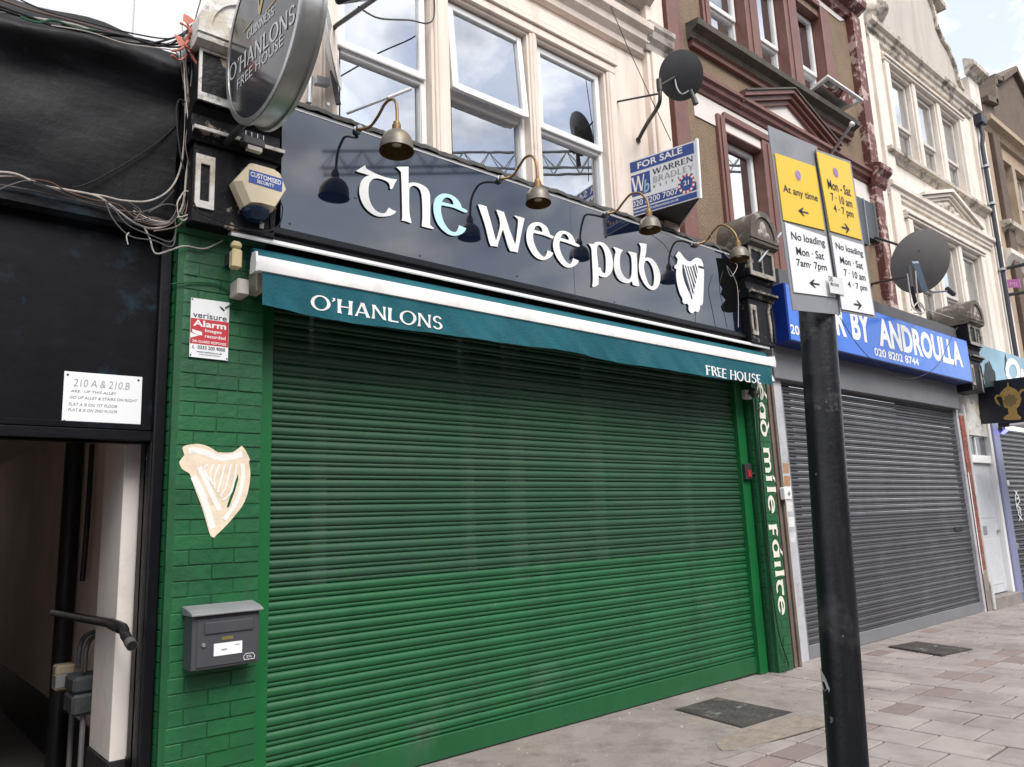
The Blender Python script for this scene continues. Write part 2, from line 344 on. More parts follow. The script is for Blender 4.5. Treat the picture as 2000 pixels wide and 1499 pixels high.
JOINT = mat('paving_joint', (.075, .065, .06), .9, .3, 9, .3, 90)
tag(G().box(-400, 400, -400, 400, -.9, -.14).make('ground', ASPH), kind='structure')
tag(G().box(-120, 160, -12.6, -4.75, -.14, -.125).make('road', ASPH), kind='structure')
G_p = tag(G().box(-60, 90, -4.6, .3, -.14, -.010).make('pavement', JOINT), kind='structure')
tag(G().box(-60, 90, -4.75, -4.603, -.14, .0).make('kerb', mat('kerb_stone', (.3, .29, .28), .8, .15, 3, .2, 60), None, .01), kind='structure')
tag(G().box(-120, 160, -16.9, -12.6, -.14, .0).make('opposite_pavement', SLAB), kind='structure')
reds = [atz(*p) for p in ((1831, 1323), (1839, 1347), (1914, 1319), (1903, 1298), (1969, 1293), (1954, 1277), (1762, 1378), (1710, 1275), (1822, 1236), (1584, 1468), (1709, 1416), (1990, 1240), (1500, 1490))]
CW, CL = .355, .38
def inframe(p, m=60):
    q = V(p)-CAM; d = q.dot(FW)
    if d < .3: return False
    x = 1000+FOC*q.dot(RT)/d; y = 749.5-FOC*q.dot(UP)/d
    return -m < x < 2000+m and -m < y < 1499+m
def slab_mesh(lx, ly, m):
    g = G().box(-lx/2, lx/2, -ly/2, ly/2, -.045, 0); me = bpy.data.meshes.new('paving_slab'); bm = bmesh.new()
    me.from_pydata(g.v, [], g.f); bm.from_mesh(me); bmesh.ops.recalc_face_normals(bm, faces=bm.faces); bmesh.ops.bevel(bm, geom=list(bm.edges), offset=.004, segments=1, affect='EDGES'); bm.to_mesh(me); bm.free(); me.materials.append(m); return me
SM_F = slab_mesh(CW-.015, CL-.015, SLAB); SM_H = slab_mesh(CW-.015, CL/2-.015, SLAB); SM_R = slab_mesh(CW-.015, CL/2-.015, SLABR)
AX, AY = 4.22, -1.20
for k in range(-8, 32):
    x0 = 3.63+k*CW; xc = x0+CW/2; off = -1.77 if k % 2 == 0 else -1.96
    for j in range(-8, 7):
        y0 = off+j*CL; yc = y0+CL/2
        if y0 > -.03: continue
        if xc+CW/2 < AX-.1 and y0 > AY+.08: continue
        if not any(inframe((xc+a, yc+b, 0)) for a in (-.18, .18) for b in (-.19, .19)): continue
        hv = [any(abs(r.x-xc) < CW/2 and abs(r.y-(yc+s*CL/4)) < CL/4 for r in reds) for s in (-1, 1)]
        if any(hv):
            for s, rd in zip((-1, 1), hv): link('red_paver' if rd else 'paving_slab', SM_R if rd else SM_H, G_p, (xc, yc+s*CL/4, random.uniform(-.002, .001)))
        else:
            o = link('paving_slab', SM_F, G_p, (xc, yc, random.uniform(-.002, .0015))); o.rotation_euler = (random.uniform(-.004, .004), random.uniform(-.004, .004), random.uniform(-.006, .006))
# strip of thin fillers along the wall line of the grey shop
tag(G().box(AX, 14, -.14, .1, -.05, -.003).make('edging_strip', CONC), kind='structure')
pts = [(-2.5, .02), (-2.5, AY-.02)]
for i in range(60):
    x = -2.4+i*(AX+2.4)/60; pts.append((x, AY+random.uniform(-.025, .02)+.06*math.sin(x*1.7)))
for i in range(12): pts.append((AX+random.uniform(-.03, .03)+.12*math.sin(i*.5), AY+.05+i*(-AY-.1)/12))
pts += [(AX, .02)]
tag(G().prism([pts], (0, 0, .006), (1, 0, 0), (0, 1, 0), (0, 0, 1), .03).make('concrete_apron', CONC), kind='structure')
TAN = mat('tan_gravel_patch', (.255, .215, .178), .9, .25, 14, .6, 120, dirt=((.36, .28, .2), .6, 40, .55, .65))
tag(G().prism([smooth_poly([(atz(a, b).x, atz(a, b).y) for a, b in ((1408, 1446), (1450, 1428), (1500, 1415), (1552, 1398), (1590, 1400), (1622, 1404), (1618, 1418), (1560, 1436), (1500, 1452), (1450, 1466), (1412, 1470), (1400, 1458))])], (0, 0, .0095), (1, 0, 0), (0, 1, 0), (0, 0, 1), .003).make('repair_patch', TAN), kind='structure')
lit = G(); rl = random.Random(5)
for _ in range(60):
    x_, y_ = rl.uniform(.6, 4.1), -abs(rl.gauss(0, .45))-.06
    if y_ < AY+.05: continue
    s_ = rl.uniform(.004, .014); ps_ = [V((x_+s_*rl.uniform(.5, 1.2)*math.cos(t), y_+s_*rl.uniform(.5, 1.2)*math.sin(t), .0062)) for t in (0, 1.3, 2.6, 3.9, 5.2)]; lit.add(ps_+[V((x_, y_, .0062+s_*rl.uniform(.3, .9)))], [(i, (i+1) % 5, 5) for i in range(5)])
tag(lit.make('litter_specks', mat('litter_pale', (.32, .30, .28), .8, .45, 60)), 'pale specks of grit and litter scattered on the concrete before the shutter', 'litter', kind='stuff')
IRON = mat('cover_iron', (.075, .07, .065), .6, .25, 6, .5, 55, metal=.3, dirt=((.22, .20, .18), .8, 5.5, .55, .68))
def hatch(label, P4):
    c = sum((V(p) for p in P4), V())/4; r = thing('access_cover', label, 'manhole cover', (c.x, c.y, .0), 'access covers in the pavement')
    def quad(k, z0, z1):
        q = [V((c.x+(p[0]-c.x)*k, c.y+(p[1]-c.y)*k, 0)) for p in P4]
        return [V((a.x, a.y, z0)) for a in q]+[V((a.x, a.y, z1)) for a in q]
    G().hexa(quad(1.0, -.02, .011)).make('frame', mat('cover_frame', (.05, .047, .045), .6, .2, 6), r)
    G().hexa(quad(.955, -.02, .0145)).make('plate', IRON, r)
    u = (V(P4[1])-V(P4[0])); v = (V(P4[3])-V(P4[0])); g = G()
    for i in range(1, 12):
        for j in range(1, 9):
            o = V(P4[0])+u*(i/12)+v*(j/9); o.z = .0145
            d = (u+v).normalized()*.016 if (i+j) % 2 else (u-v).normalized()*.016; e = V((-d.y, d.x, 0))*.25
            g.add([o-d-e, o+d-e, o+d+e, o-d+e]+[q+V((0, 0, .003)) for q in (o-d*.9-e*.6, o+d*.9-e*.6, o+d*.9+e*.6, o-d*.9+e*.6)], [(4, 5, 6, 7), (0, 1, 5, 4), (1, 2, 6, 5), (2, 3, 7, 6), (3, 0, 4, 7)])
    tag(g.make('tread_pattern', IRON, r), kind='stuff')
    for t in (.25, .75):
        o = V(P4[0])+u*t+v*.5; G().box(o.x-.03, o.x+.03, o.y-.012, o.y+.012, .0145, .019).make('lifting_key_slot', GALV, r)
hatch('worn square metal cover set in the concrete before the green shutter', [atz(1318, 1389), atz(1400, 1365), atz(1548, 1394), atz(1450, 1425)])
hatch('dark metal cover in the paving before the grey shutter', [atz(1735, 1265), atz(1790, 1255), atz(1900, 1270), atz(1840, 1283)])
# ---------------------------------------------------------------- across the street (seen in the glass and the gloss)
for i, (x0, w, h, col, lab, gab) in enumerate(((-34, 13, 8.6, (.30, .14, .10), 'red brick terrace across the street, left', 0), (-20.8, 14, 8.9, (.42, .36, .30), 'cream terrace across the street behind the camera', 0), (-6.6, 15, 8.4, (.26, .15, .11), 'brown brick terrace across the street', 0), (8.6, 11, 8.8, (.45, .40, .34), 'pale terrace across the street', 0), (19.8, 9, 8.2, (.40, .34, .28), 'tall gabled building across the street, mirrored in the right window', 1), (29, 22, 8.7, (.3, .15, .11), 'long brick terrace across the street, right', 0))):
    r = thing('opposite_building', lab, 'building', (x0+w/2, -21, 0), 'buildings across the street'); wm = mat('opp_wall%d' % i, col, .85, .12, 1)
    g = G().box(x0, x0+w, -26, -17, 0, h)
    if gab: g.prism([[(0, 0), (w, 0), (w*.5, 2.2)]], (x0, -17, h), XR, ZU, (0, 1, 0), 9)
    g.make('wall', wm, r)
    if not gab: G().prof_x([(-27, h), (-16.8, h), (-21, h+1.6)], x0, x0+w).make('roof', mat('opp_slate', (.07, .07, .08), .7), r)
    n = int(w/2.2)
    for a in range(n):
        for z in (4.0, 6.6):
            xx = x0+.7+a*(w-1)/n; G().box(xx, xx+.95, -17.0, -16.94, z, z+1.5).make('window', mat('opp_pane', (.06, .07, .09), .1, .1), r)
    G().box(x0+.3, x0+w-.3, -17, -16.9, .1, 2.9).make('shopfront', mat('opp_shop%d' % (i % 3), [(.08, .02, .02), (.03, .05, .10), (.05, .05, .05)][i % 3], .35), r)
CRM = mat('crane_steel', (.20, .20, .19), .6)
def mirrored(px, py, D, y=.10):          # point at horizontal distance D along the ray mirrored in the window plane
    p = at(px, py, y); d = (p-CAM).normalized(); d.y = -d.y; return p+d*(D/math.hypot(d.x, d.y))
j0, j1 = mirrored(870, 318, 52), mirrored(1200, 352, 52); jz = (j0.z+j1.z)/2; j0.z = j1.z = jz
jd = (j1-j0).normalized(); jn = V((-jd.y, jd.x, 0)); A0, A1 = j0-jd*10, j1+jd*14
cr = thing('tower_crane', 'lattice tower crane jib beyond the street, mirrored in the windows', 'crane', (A1.x, A1.y, 0))
g = G(); HJ = 1.7
for o, z in ((-.6, 0), (.6, 0), (0, HJ)): g.tube([A0+jn*o+V((0, 0, z)), A1+jn*o+V((0, 0, z))], .11, 5)
LJ = (A1-A0).length; n = int(LJ/2)
for i in range(n):
    a, b, c = A0+jd*(LJ*i/n), A0+jd*(LJ*(i+.5)/n), A0+jd*(LJ*(i+1)/n)
    for o in (-.6, .6): g.tube([a+jn*o, b+V((0, 0, HJ)), c+jn*o], .06, 4)
g.make('jib', CRM, cr)
g = G(); mx_, my_ = A1.x, A1.y
for a in (-.8, .8):
    for b in (-.8, .8): g.tube([(mx_+a, my_+b, 0), (mx_+a, my_+b, jz+7)], .1, 5)
for i in range(int(jz/1.6)):
    for a, b, c, d in ((-.8, -.8, .8, -.8), (-.8, .8, .8, .8), (-.8, -.8, -.8, .8), (.8, -.8, .8, .8)): g.tube([(mx_+a, my_+b, i*1.6), (mx_+c, my_+d, (i+1)*1.6)], .05, 4)
g.make('mast', CRM, cr); bx('cab', CRM, cr, mx_-1.7, mx_-.9, my_-.7, my_+.7, jz-2.2, jz-.2)
# ================================================================ BUILDINGS: helpers
def sash(parent, x0, x1, z0, z1, y, zm, fw=.055, curtain=True, fm=UPVC, openy=0, cm=None, cut=None):
    """white window: frame, upper and lower sash, panes; y is the face of the outer frame"""
    w = G(); w.box(x0, x0+fw, y, y+.07, z0, z1); w.box(x1-fw, x1, y, y+.07, z0, z1); w.box(x0+fw, x1-fw, y, y+.07, z1-fw, z1); w.box(x0+fw, x1-fw, y, y+.07, z0, z0+fw); w.box(x0+fw, x1-fw, y, y+.07, zm-fw*.55, zm+fw*.55)
    f = w.make('window', fm, parent, .006)
    g = G(); g.box(x0+fw, x1-fw, y+.035, y+.041, z0+fw, zm-fw*.5); g.make('pane', GLASS, f)
    s = .042; a0, a1, b0, b1 = x0+.02, x1-.02, zm+.005, z1-.02; fr = G()
    for q in ((a0, a0+s+.012, b0, b1), (a1-s-.012, a1, b0, b1), (a0+s+.012, a1-s-.012, b0, b0+s+.012), (a0+s+.012, a1-s-.012, b1-s-.012, b1)): fr.box(q[0], q[1], y-.028, y+.02, q[2], q[3])
    pn = G().box(a0+s, a1-s, y-.004, y+.002, b0+s, b1-s)
    if openy:
        for gg in (fr, pn):
            for p in gg.v: t = (b1-p.z)/(b1-b0); p.y -= openy*t
    fr.make('sash', fm, f, .005); pn.make('pane', GLASS, f)
    if curtain:
        def cf(u, v, A=x0+.03, B=x1-.03): return V((A+(B-A)*u, y+.10+.016*math.sin(u*44)+.01*math.sin(u*17+2), z0+(z1-z0)*v))
        G().grid(cf, 70, 1).make('curtain', cm or mat('net_curtain', (.72, .77, .84), .9, .08, 3), f, smooth=60)
    return f
def cornice(parent, name, m, x0, x1, y, prof, ret=.0, bevel=0):
    """prof: (projection, z) bottom to top"""
    p = [(y+.02, prof[0][1])]+[(y-a, z) for a, z in prof]+[(y+.02, prof[-1][1])]
    return G().prof_x(p, x0, x1).make(name, m, parent)
def room(parent, x0, x1, z0, z1, y0=.35, y1=2.2):
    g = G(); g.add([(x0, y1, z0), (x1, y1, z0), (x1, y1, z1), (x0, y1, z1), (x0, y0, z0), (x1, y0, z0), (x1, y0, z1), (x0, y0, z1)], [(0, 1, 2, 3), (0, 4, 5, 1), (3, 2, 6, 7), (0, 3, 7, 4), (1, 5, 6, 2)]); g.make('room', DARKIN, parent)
def dish(root, c, n, r, m, ex=1.0, name='reflector'):
    n = V(n).normalized(); d = r*.18; pr = [(r*i/8, -d+d*(i/8)**2) for i in range(9)]; pr2 = [(r, 0), (r, -.006)]+[(r*i/8, -d+d*(i/8)**2-.008) for i in range(8, -1, -1)]
    return G().lathe([(1e-4, -d)]+pr[1:]+pr2[:-1]+[(1e-4, -d-.008)], c, n, 36, ex).make(name, m, root, smooth=40)
# ================================================================ PUB BUILDING
PINK = mat('pink_render', (.79, .685, .60), .7, .06, 1.5, .12, 60, streak=((.40, .33, .28), .6, (4, 4, .45)), dirt=((.42, .33, .27), .6, 3, .56, .78), peel=[((.16, .13, .11), .6, 9, .67, .74)])
STONE = mat('dirty_stone', (.42, .37, .33), .85, .2, 4, .35, 40, dirt=((.10, .09, .08), .85, 3.5, .5, .68))
pub = thing('pub_building', 'three window pink rendered upper storey above the black pub sign with green brick piers', 'building', (2, .2, 0))
WT, WB, TM = 5.42, 3.80, 4.65
ops = [(.43, 1.19, WB, WT), (1.355, 2.155, WB, WT), (2.27, 3.085, WB, WT)]
G().wall(.0, 4.005, 3.9, 8.6, 0, ops, .14).make('wall', PINK, pub)
room(pub, .1, 3.9, 3.7, 6)
for k, (a, b, c, d) in enumerate(ops): sash(pub, a, b, c, d, .07, TM, openy=.055 if k == 1 else 0)
for a, b in ((1.215, 1.33), (2.175, 2.25), (3.11, 3.22), (.30, .405)):
    G().box(a, b, -.022, .02, 3.9, WT+.02).make('window_architrave', PINK, pub, .006); G().box(a+.02, b-.02, -.034, .0, 3.9, WT+.02).make('window_architrave', PINK, pub, .006)
for i, (p, z0, z1) in enumerate(((.03, WT+.025, WT+.10), (.05, WT+.104, WT+.16), (.022, WT+.18, WT+.30))): G().box(.3, 3.22+i*.02, -p, .02, z0, z1).make('lintel_band', PINK, pub, .006)
cornice(pub, 'string_cornice', PINK, .2, 3.66, 0, [(.02, 5.78), (.05, 5.80), (.06, 5.85), (.11, 5.90), (.12, 5.96), (.17, 6.0), (.18, 6.06), (.03, 6.09)])
cornice(pub, 'stone_band', STONE, .2, 3.95, 0, [(.01, 6.10), (.012, 6.5)])
for xx in (.6, 1.5, 2.4, 3.2): cornice(pub, 'sill_bracket', STONE, xx, xx+.55, 0, [(.05, 6.32), (.16, 6.40), (.18, 6.48), (.0, 6.5)])
# right hand pilaster with cap
G().box(3.66, 3.95, -.07, .02, 3.9, 5.86).make('pilaster', PINK, pub, .008); G().box(3.70, 3.9, -.1, -.0695, 3.9, 5.84).make('pilaster_panel', PINK, pub, .006)
cornice(pub, 'pilaster_cap', STONE, 3.62, 4.0, -.07, [(.02, 5.84), (.03, 5.90), (.07, 5.95), (.08, 6.02), (.10, 6.05), (.10, 6.10), (.02, 6.14)])
G().box(3.68, 3.95, -.08, .02, 6.12, 8.6).make('pilaster', PINK, pub, .008)
# ---- green brick piers (each brick is a piece)
PY = -.15
BH, BL = .0755, .228
def brick_mesh(l, h, d, m, be=.004, name='brick'):
    g = G().box(-l/2, l/2, 0, d, 0, h); me = bpy.data.meshes.new(name); me.from_pydata(g.v, [], g.f); bm = bmesh.new(); bm.from_mesh(me); bmesh.ops.recalc_face_normals(bm, faces=bm.faces); bmesh.ops.bevel(bm, geom=list(bm.edges), offset=be*.75, segments=2, affect='EDGES'); bm.to_mesh(me); bm.free(); me.materials.append(m); me.polygons.foreach_set('use_smooth', [True]*len(me.polygons)); me.set_sharp_from_angle(angle=R_(50)); return me
def bull_mesh(l, h, d, m, rad=.06, side=-1):
    n = 7; pl = [(l, d), (l, 0)]
    for k in range(n+1): t = math.pi/2*k/n; pl.append((rad-rad*math.sin(t), rad-rad*math.cos(t)))
    pl.append((0, d)); g = G().prism([[(side*-a, b) for a, b in pl]], (0, 0, h), (1, 0, 0), (0, 1, 0), (0, 0, 1), h)
    me = bpy.data.meshes.new('brick'); me.from_pydata(g.v, [], g.f); bm = bmesh.new(); bm.from_mesh(me); bmesh.ops.recalc_face_normals(bm, faces=bm.faces)
    es = [e for e in bm.edges if e.calc_face_angle(0) > .8 and abs(e.verts[0].co.z-e.verts[1].co.z) < 1e-4]; bmesh.ops.bevel(bm, geom=es, offset=.003, segments=1, affect='EDGES'); bm.to_mesh(me); bm.free(); me.materials.append(m)
    me.polygons.foreach_set('use_smooth', [True]*len(me.polygons)); me.set_sharp_from_angle(angle=R_(40)); return me
def pier(name, x0, x1, z1, core_m, bm_, parent, py, depth, bull=True):
    root = G().box(x0+.004, x1-.004, py+.0045, py+depth, -.02, z1).make(name, core_m, parent)
    if bull:   # the core keeps clear of the rounded corner
        for v in root.data.vertices:
            pass
    H = BH-.0045; cache = {}
    n = int(z1/BH)
    for c in range(n):
        z = c*BH; x = x0
        lens = []
        first = .112 if c % 2 else .228
        cur = first; lens.append(first); rem = (x1-x0)-first
        while rem > .03:
            l = min(.228 if len(lens) % 1 == 0 else .112, rem)
            if rem-l < .05: l = rem
            lens.append(l); rem -= l
        xx = x0
        for k, l in enumerate(lens):
            L = l-.003
            key = (round(L, 3), k == 0 and bull)
            if key not in cache: cache[key] = bull_mesh(L, H, .09, bm_) if key[1] else brick_mesh(L, H, .09, bm_)
            if key[1]: o = link('brick', cache[key], root, (xx, py+random.uniform(-.002, .002), z))
            else: o = link('brick', cache[key], root, (xx+l/2, py+random.uniform(-.003, .002), z+random.uniform(-.001, .001)))
            o.rotation_euler = (random.uniform(-.008, .008), 0, random.uniform(-.004, .004)); xx += l
    return root
pl = pier('brick_pier', -.575, -.10, 3.02, GREEN_M, GREEN_B, pub, PY, .3)
pr_ = pier('brick_pier', 4.775, 5.02, 2.9, GREEN_M, GREEN_B, pub, PY, .3)
# moulded green cap of the left pier
G().prof_x([(PY+.1, 3.02), (PY-.004, 3.02), (PY-.012, 3.05), (PY-.03, 3.06), (PY-.035, 3.085), (PY-.02, 3.1), (PY-.03, 3.115), (PY+.1, 3.125)], -.59, -.1).make('pier_cap', GREEN_B, pub, .003)
# painted harp on the left pier
CREAM = mat('cream_brush_paint', (.74, .62, .47), .55, .12, 14, .12, 60, dirt=((.55, .42, .30), .5, 18)); WPAINT = mat('white_brush_paint', (.80, .78, .74), .55, .06, 14, .1, 60)
def crop(o, s, pts, y, d3=False):
    r = [at(o[0]+a/s, o[1]+b/s, y) for a, b in pts]; return r if d3 else [(p.x, p.z) for p in r]
HO, HS = (340, 850), 7.135
harp = [(115, 180), (160, 145), (250, 130), (340, 125), (440, 145), (530, 190), (600, 235), (640, 243), (790, 245), (850, 220), (945, 150), (1000, 220), (1060, 345), (1045, 380), (1062, 500), (1055, 650), (1020, 830), (950, 990), (850, 1120), (720, 1270), (600, 1385), (560, 1430), (525, 1420), (495, 1370), (440, 1180), (390, 1010), (320, 830), (250, 640), (215, 540), (120, 480), (75, 400), (90, 350), (145, 280)]
hole = [(895, 540), (895, 620), (850, 780), (770, 1000), (740, 1020), (735, 990), (800, 800), (870, 600)]
yh = PY-.0035
hp = G().prism([smooth_poly(crop(HO, HS, harp, yh)), crop(HO, HS, hole, yh)], (0, yh, 0), XR, ZU, NF, .002).make('painted_harp', CREAM, pl)
g = G()
def stroke(pts, w, lift=.0005):
    q = [at(HO[0]+a/HS, HO[1]+b/HS, yh) for a, b in pts]; q = smooth_path(q, 4); w = w/HS/360
    for i in range(len(q)-1):
        d = (q[i+1]-q[i]).normalized(); n = V((-d.z, 0, d.x))*w/2; o = V((0, -lift, 0)); g.add([q[i]-n+o, q[i+1]-n+o, q[i+1]+n+o, q[i]+n+o], [(0, 1, 2, 3)])
stroke([(200, 220), (300, 215), (450, 250), (600, 310), (780, 310), (950, 260)], 85)
stroke([(270, 580), (400, 850), (480, 1100), (540, 1300)], 85, .0009); stroke([(350, 450), (480, 720), (560, 900), (640, 1050)], 66, .0012)
stroke([(950, 400), (960, 560), (930, 760), (860, 950), (700, 1180)], 60, .0015)
for i in range(6): stroke([(470+80*i, 410), (400+80*i+ (20 if i < 2 else 0), 480+60*min(i, 5)), (500+35*i, 640+55*i)], 26, .002+.0002*i)
g.make('harp_strokes', WPAINT, hp, normals=False)
# lettering down the right pier
lp = at(1493, 700, PY); lq = at(1521, 1195, PY)
serif('ce/ad mi/le fa/ilte', 'painted_lettering', mat('cream_letter', (.72, .70, .60), .5, .06, 9), pr_, V((4.862, PY-.003, 2.86)), (0, 0, -1), (1, 0, 0), 2.34, .15, NF, .001, space=.08, fat=.07)
# ================================================================ FASCIA SIGN
YS = -.18
SIGNB = mat('gloss_black_acrylic', (.004, .008, .022), .035, .1, 2, spec=.5, ior=2.05)
SIDE = mat('letter_edge', (.02, .02, .025), .4); LWH = mat('letter_white', (.84, .84, .83), .3, .03, 3, dirt=((.6, .6, .58), .5, 5, .56, .75)); LIR = mat('letter_pale_blue', (.50, .79, .86), .25, .06, 3)
fs = thing('fascia_sign', 'long glossy black pub sign with raised white uncial lettering and a white harp', 'sign', (2.3, YS, 3.17))
SX0, SX1, SZ0, SZ1 = at(549, 330, YS).x, at(1442, 570, YS).x, 3.16, 3.93
jx = at(1118, 480, YS).x; jx2 = at(1360, 560, YS).x
for a, b in ((SX0, jx-.0015), (jx+.0015, SX1)): bx('panel', SIGNB, fs, a, b, YS, YS+.02, SZ0, SZ1, .002)
bx('backing_box', BLACKG, fs, SX0-.0, SX1, YS+.022, .0, SZ0-.02, SZ1-.005)
G().prof_x([(YS-.03, SZ0-.012), (YS-.03, SZ0-.03), (YS-.05, SZ0-.035), (YS-.05, SZ0-.055), (YS-.02, SZ0-.06), (YS-.02, SZ0-.085), (.0, SZ0-.085), (.0, SZ0-.012)], SX0-.1, SX1+.05).make('bottom_trim', BLACKG, fs)
bx('edge_trim', UPVC, fs, SX0, SX1, YS-.004, YS+.02, SZ1+.001, SZ1+.022)
LEAD = mat('lead_flashing', (.045, .043, .042), .75, .3, 8, .6, 45, dirt=((.13, .12, .11), .6, 12))
def lead(u, v):
    x = SX0-.05+(SX1-SX0+.08)*u; w = .003*math.sin(x*9)+.003*math.sin(x*31+1)+.002*math.sin(x*77); a = v*math.pi
    return V((x, YS+.03-(.05+w)*math.cos(a*.9)*1.0, SZ1+.024+w+.05*math.sin(a)))
G().grid(lead, 160, 7).make('lead_flashing', LEAD, fs, smooth=60)
bx('lead_flashing', LEAD, fs, SX0-.05, SX1+.03, YS+.05, .03, SZ1-.02, SZ1+.03)
for px, py in ((566, 437), (694, 387), (1010, 540), (820, 500), (930, 538), (1200, 590), (1266, 606), (1131, 470)):
    p = at(px, py, YS); G().lathe([(.0001, .004), (.006, .003), (.008, 0)], (p.x, YS, p.z), NF, 10).make('screw', DARKM, fs)
tf = [(120, 650), (230, 655), (330, 640), (365, 800), (372, 1000), (366, 1300), (290, 1318), (200, 1300), (180, 1240), (240, 1160), (180, 1090), (200, 1020), (160, 960), (150, 820), (130, 700)]
G().prism([smooth_poly(crop((1380, 400), 6.246, tf, YS-.004), 30)], (0, YS-.004, 0), XR, ZU, NF, .003).make('torn_film', mat('torn_black', (.0012, .0012, .0015), .8, .3, 9, .5, 40, spec=.08), fs)
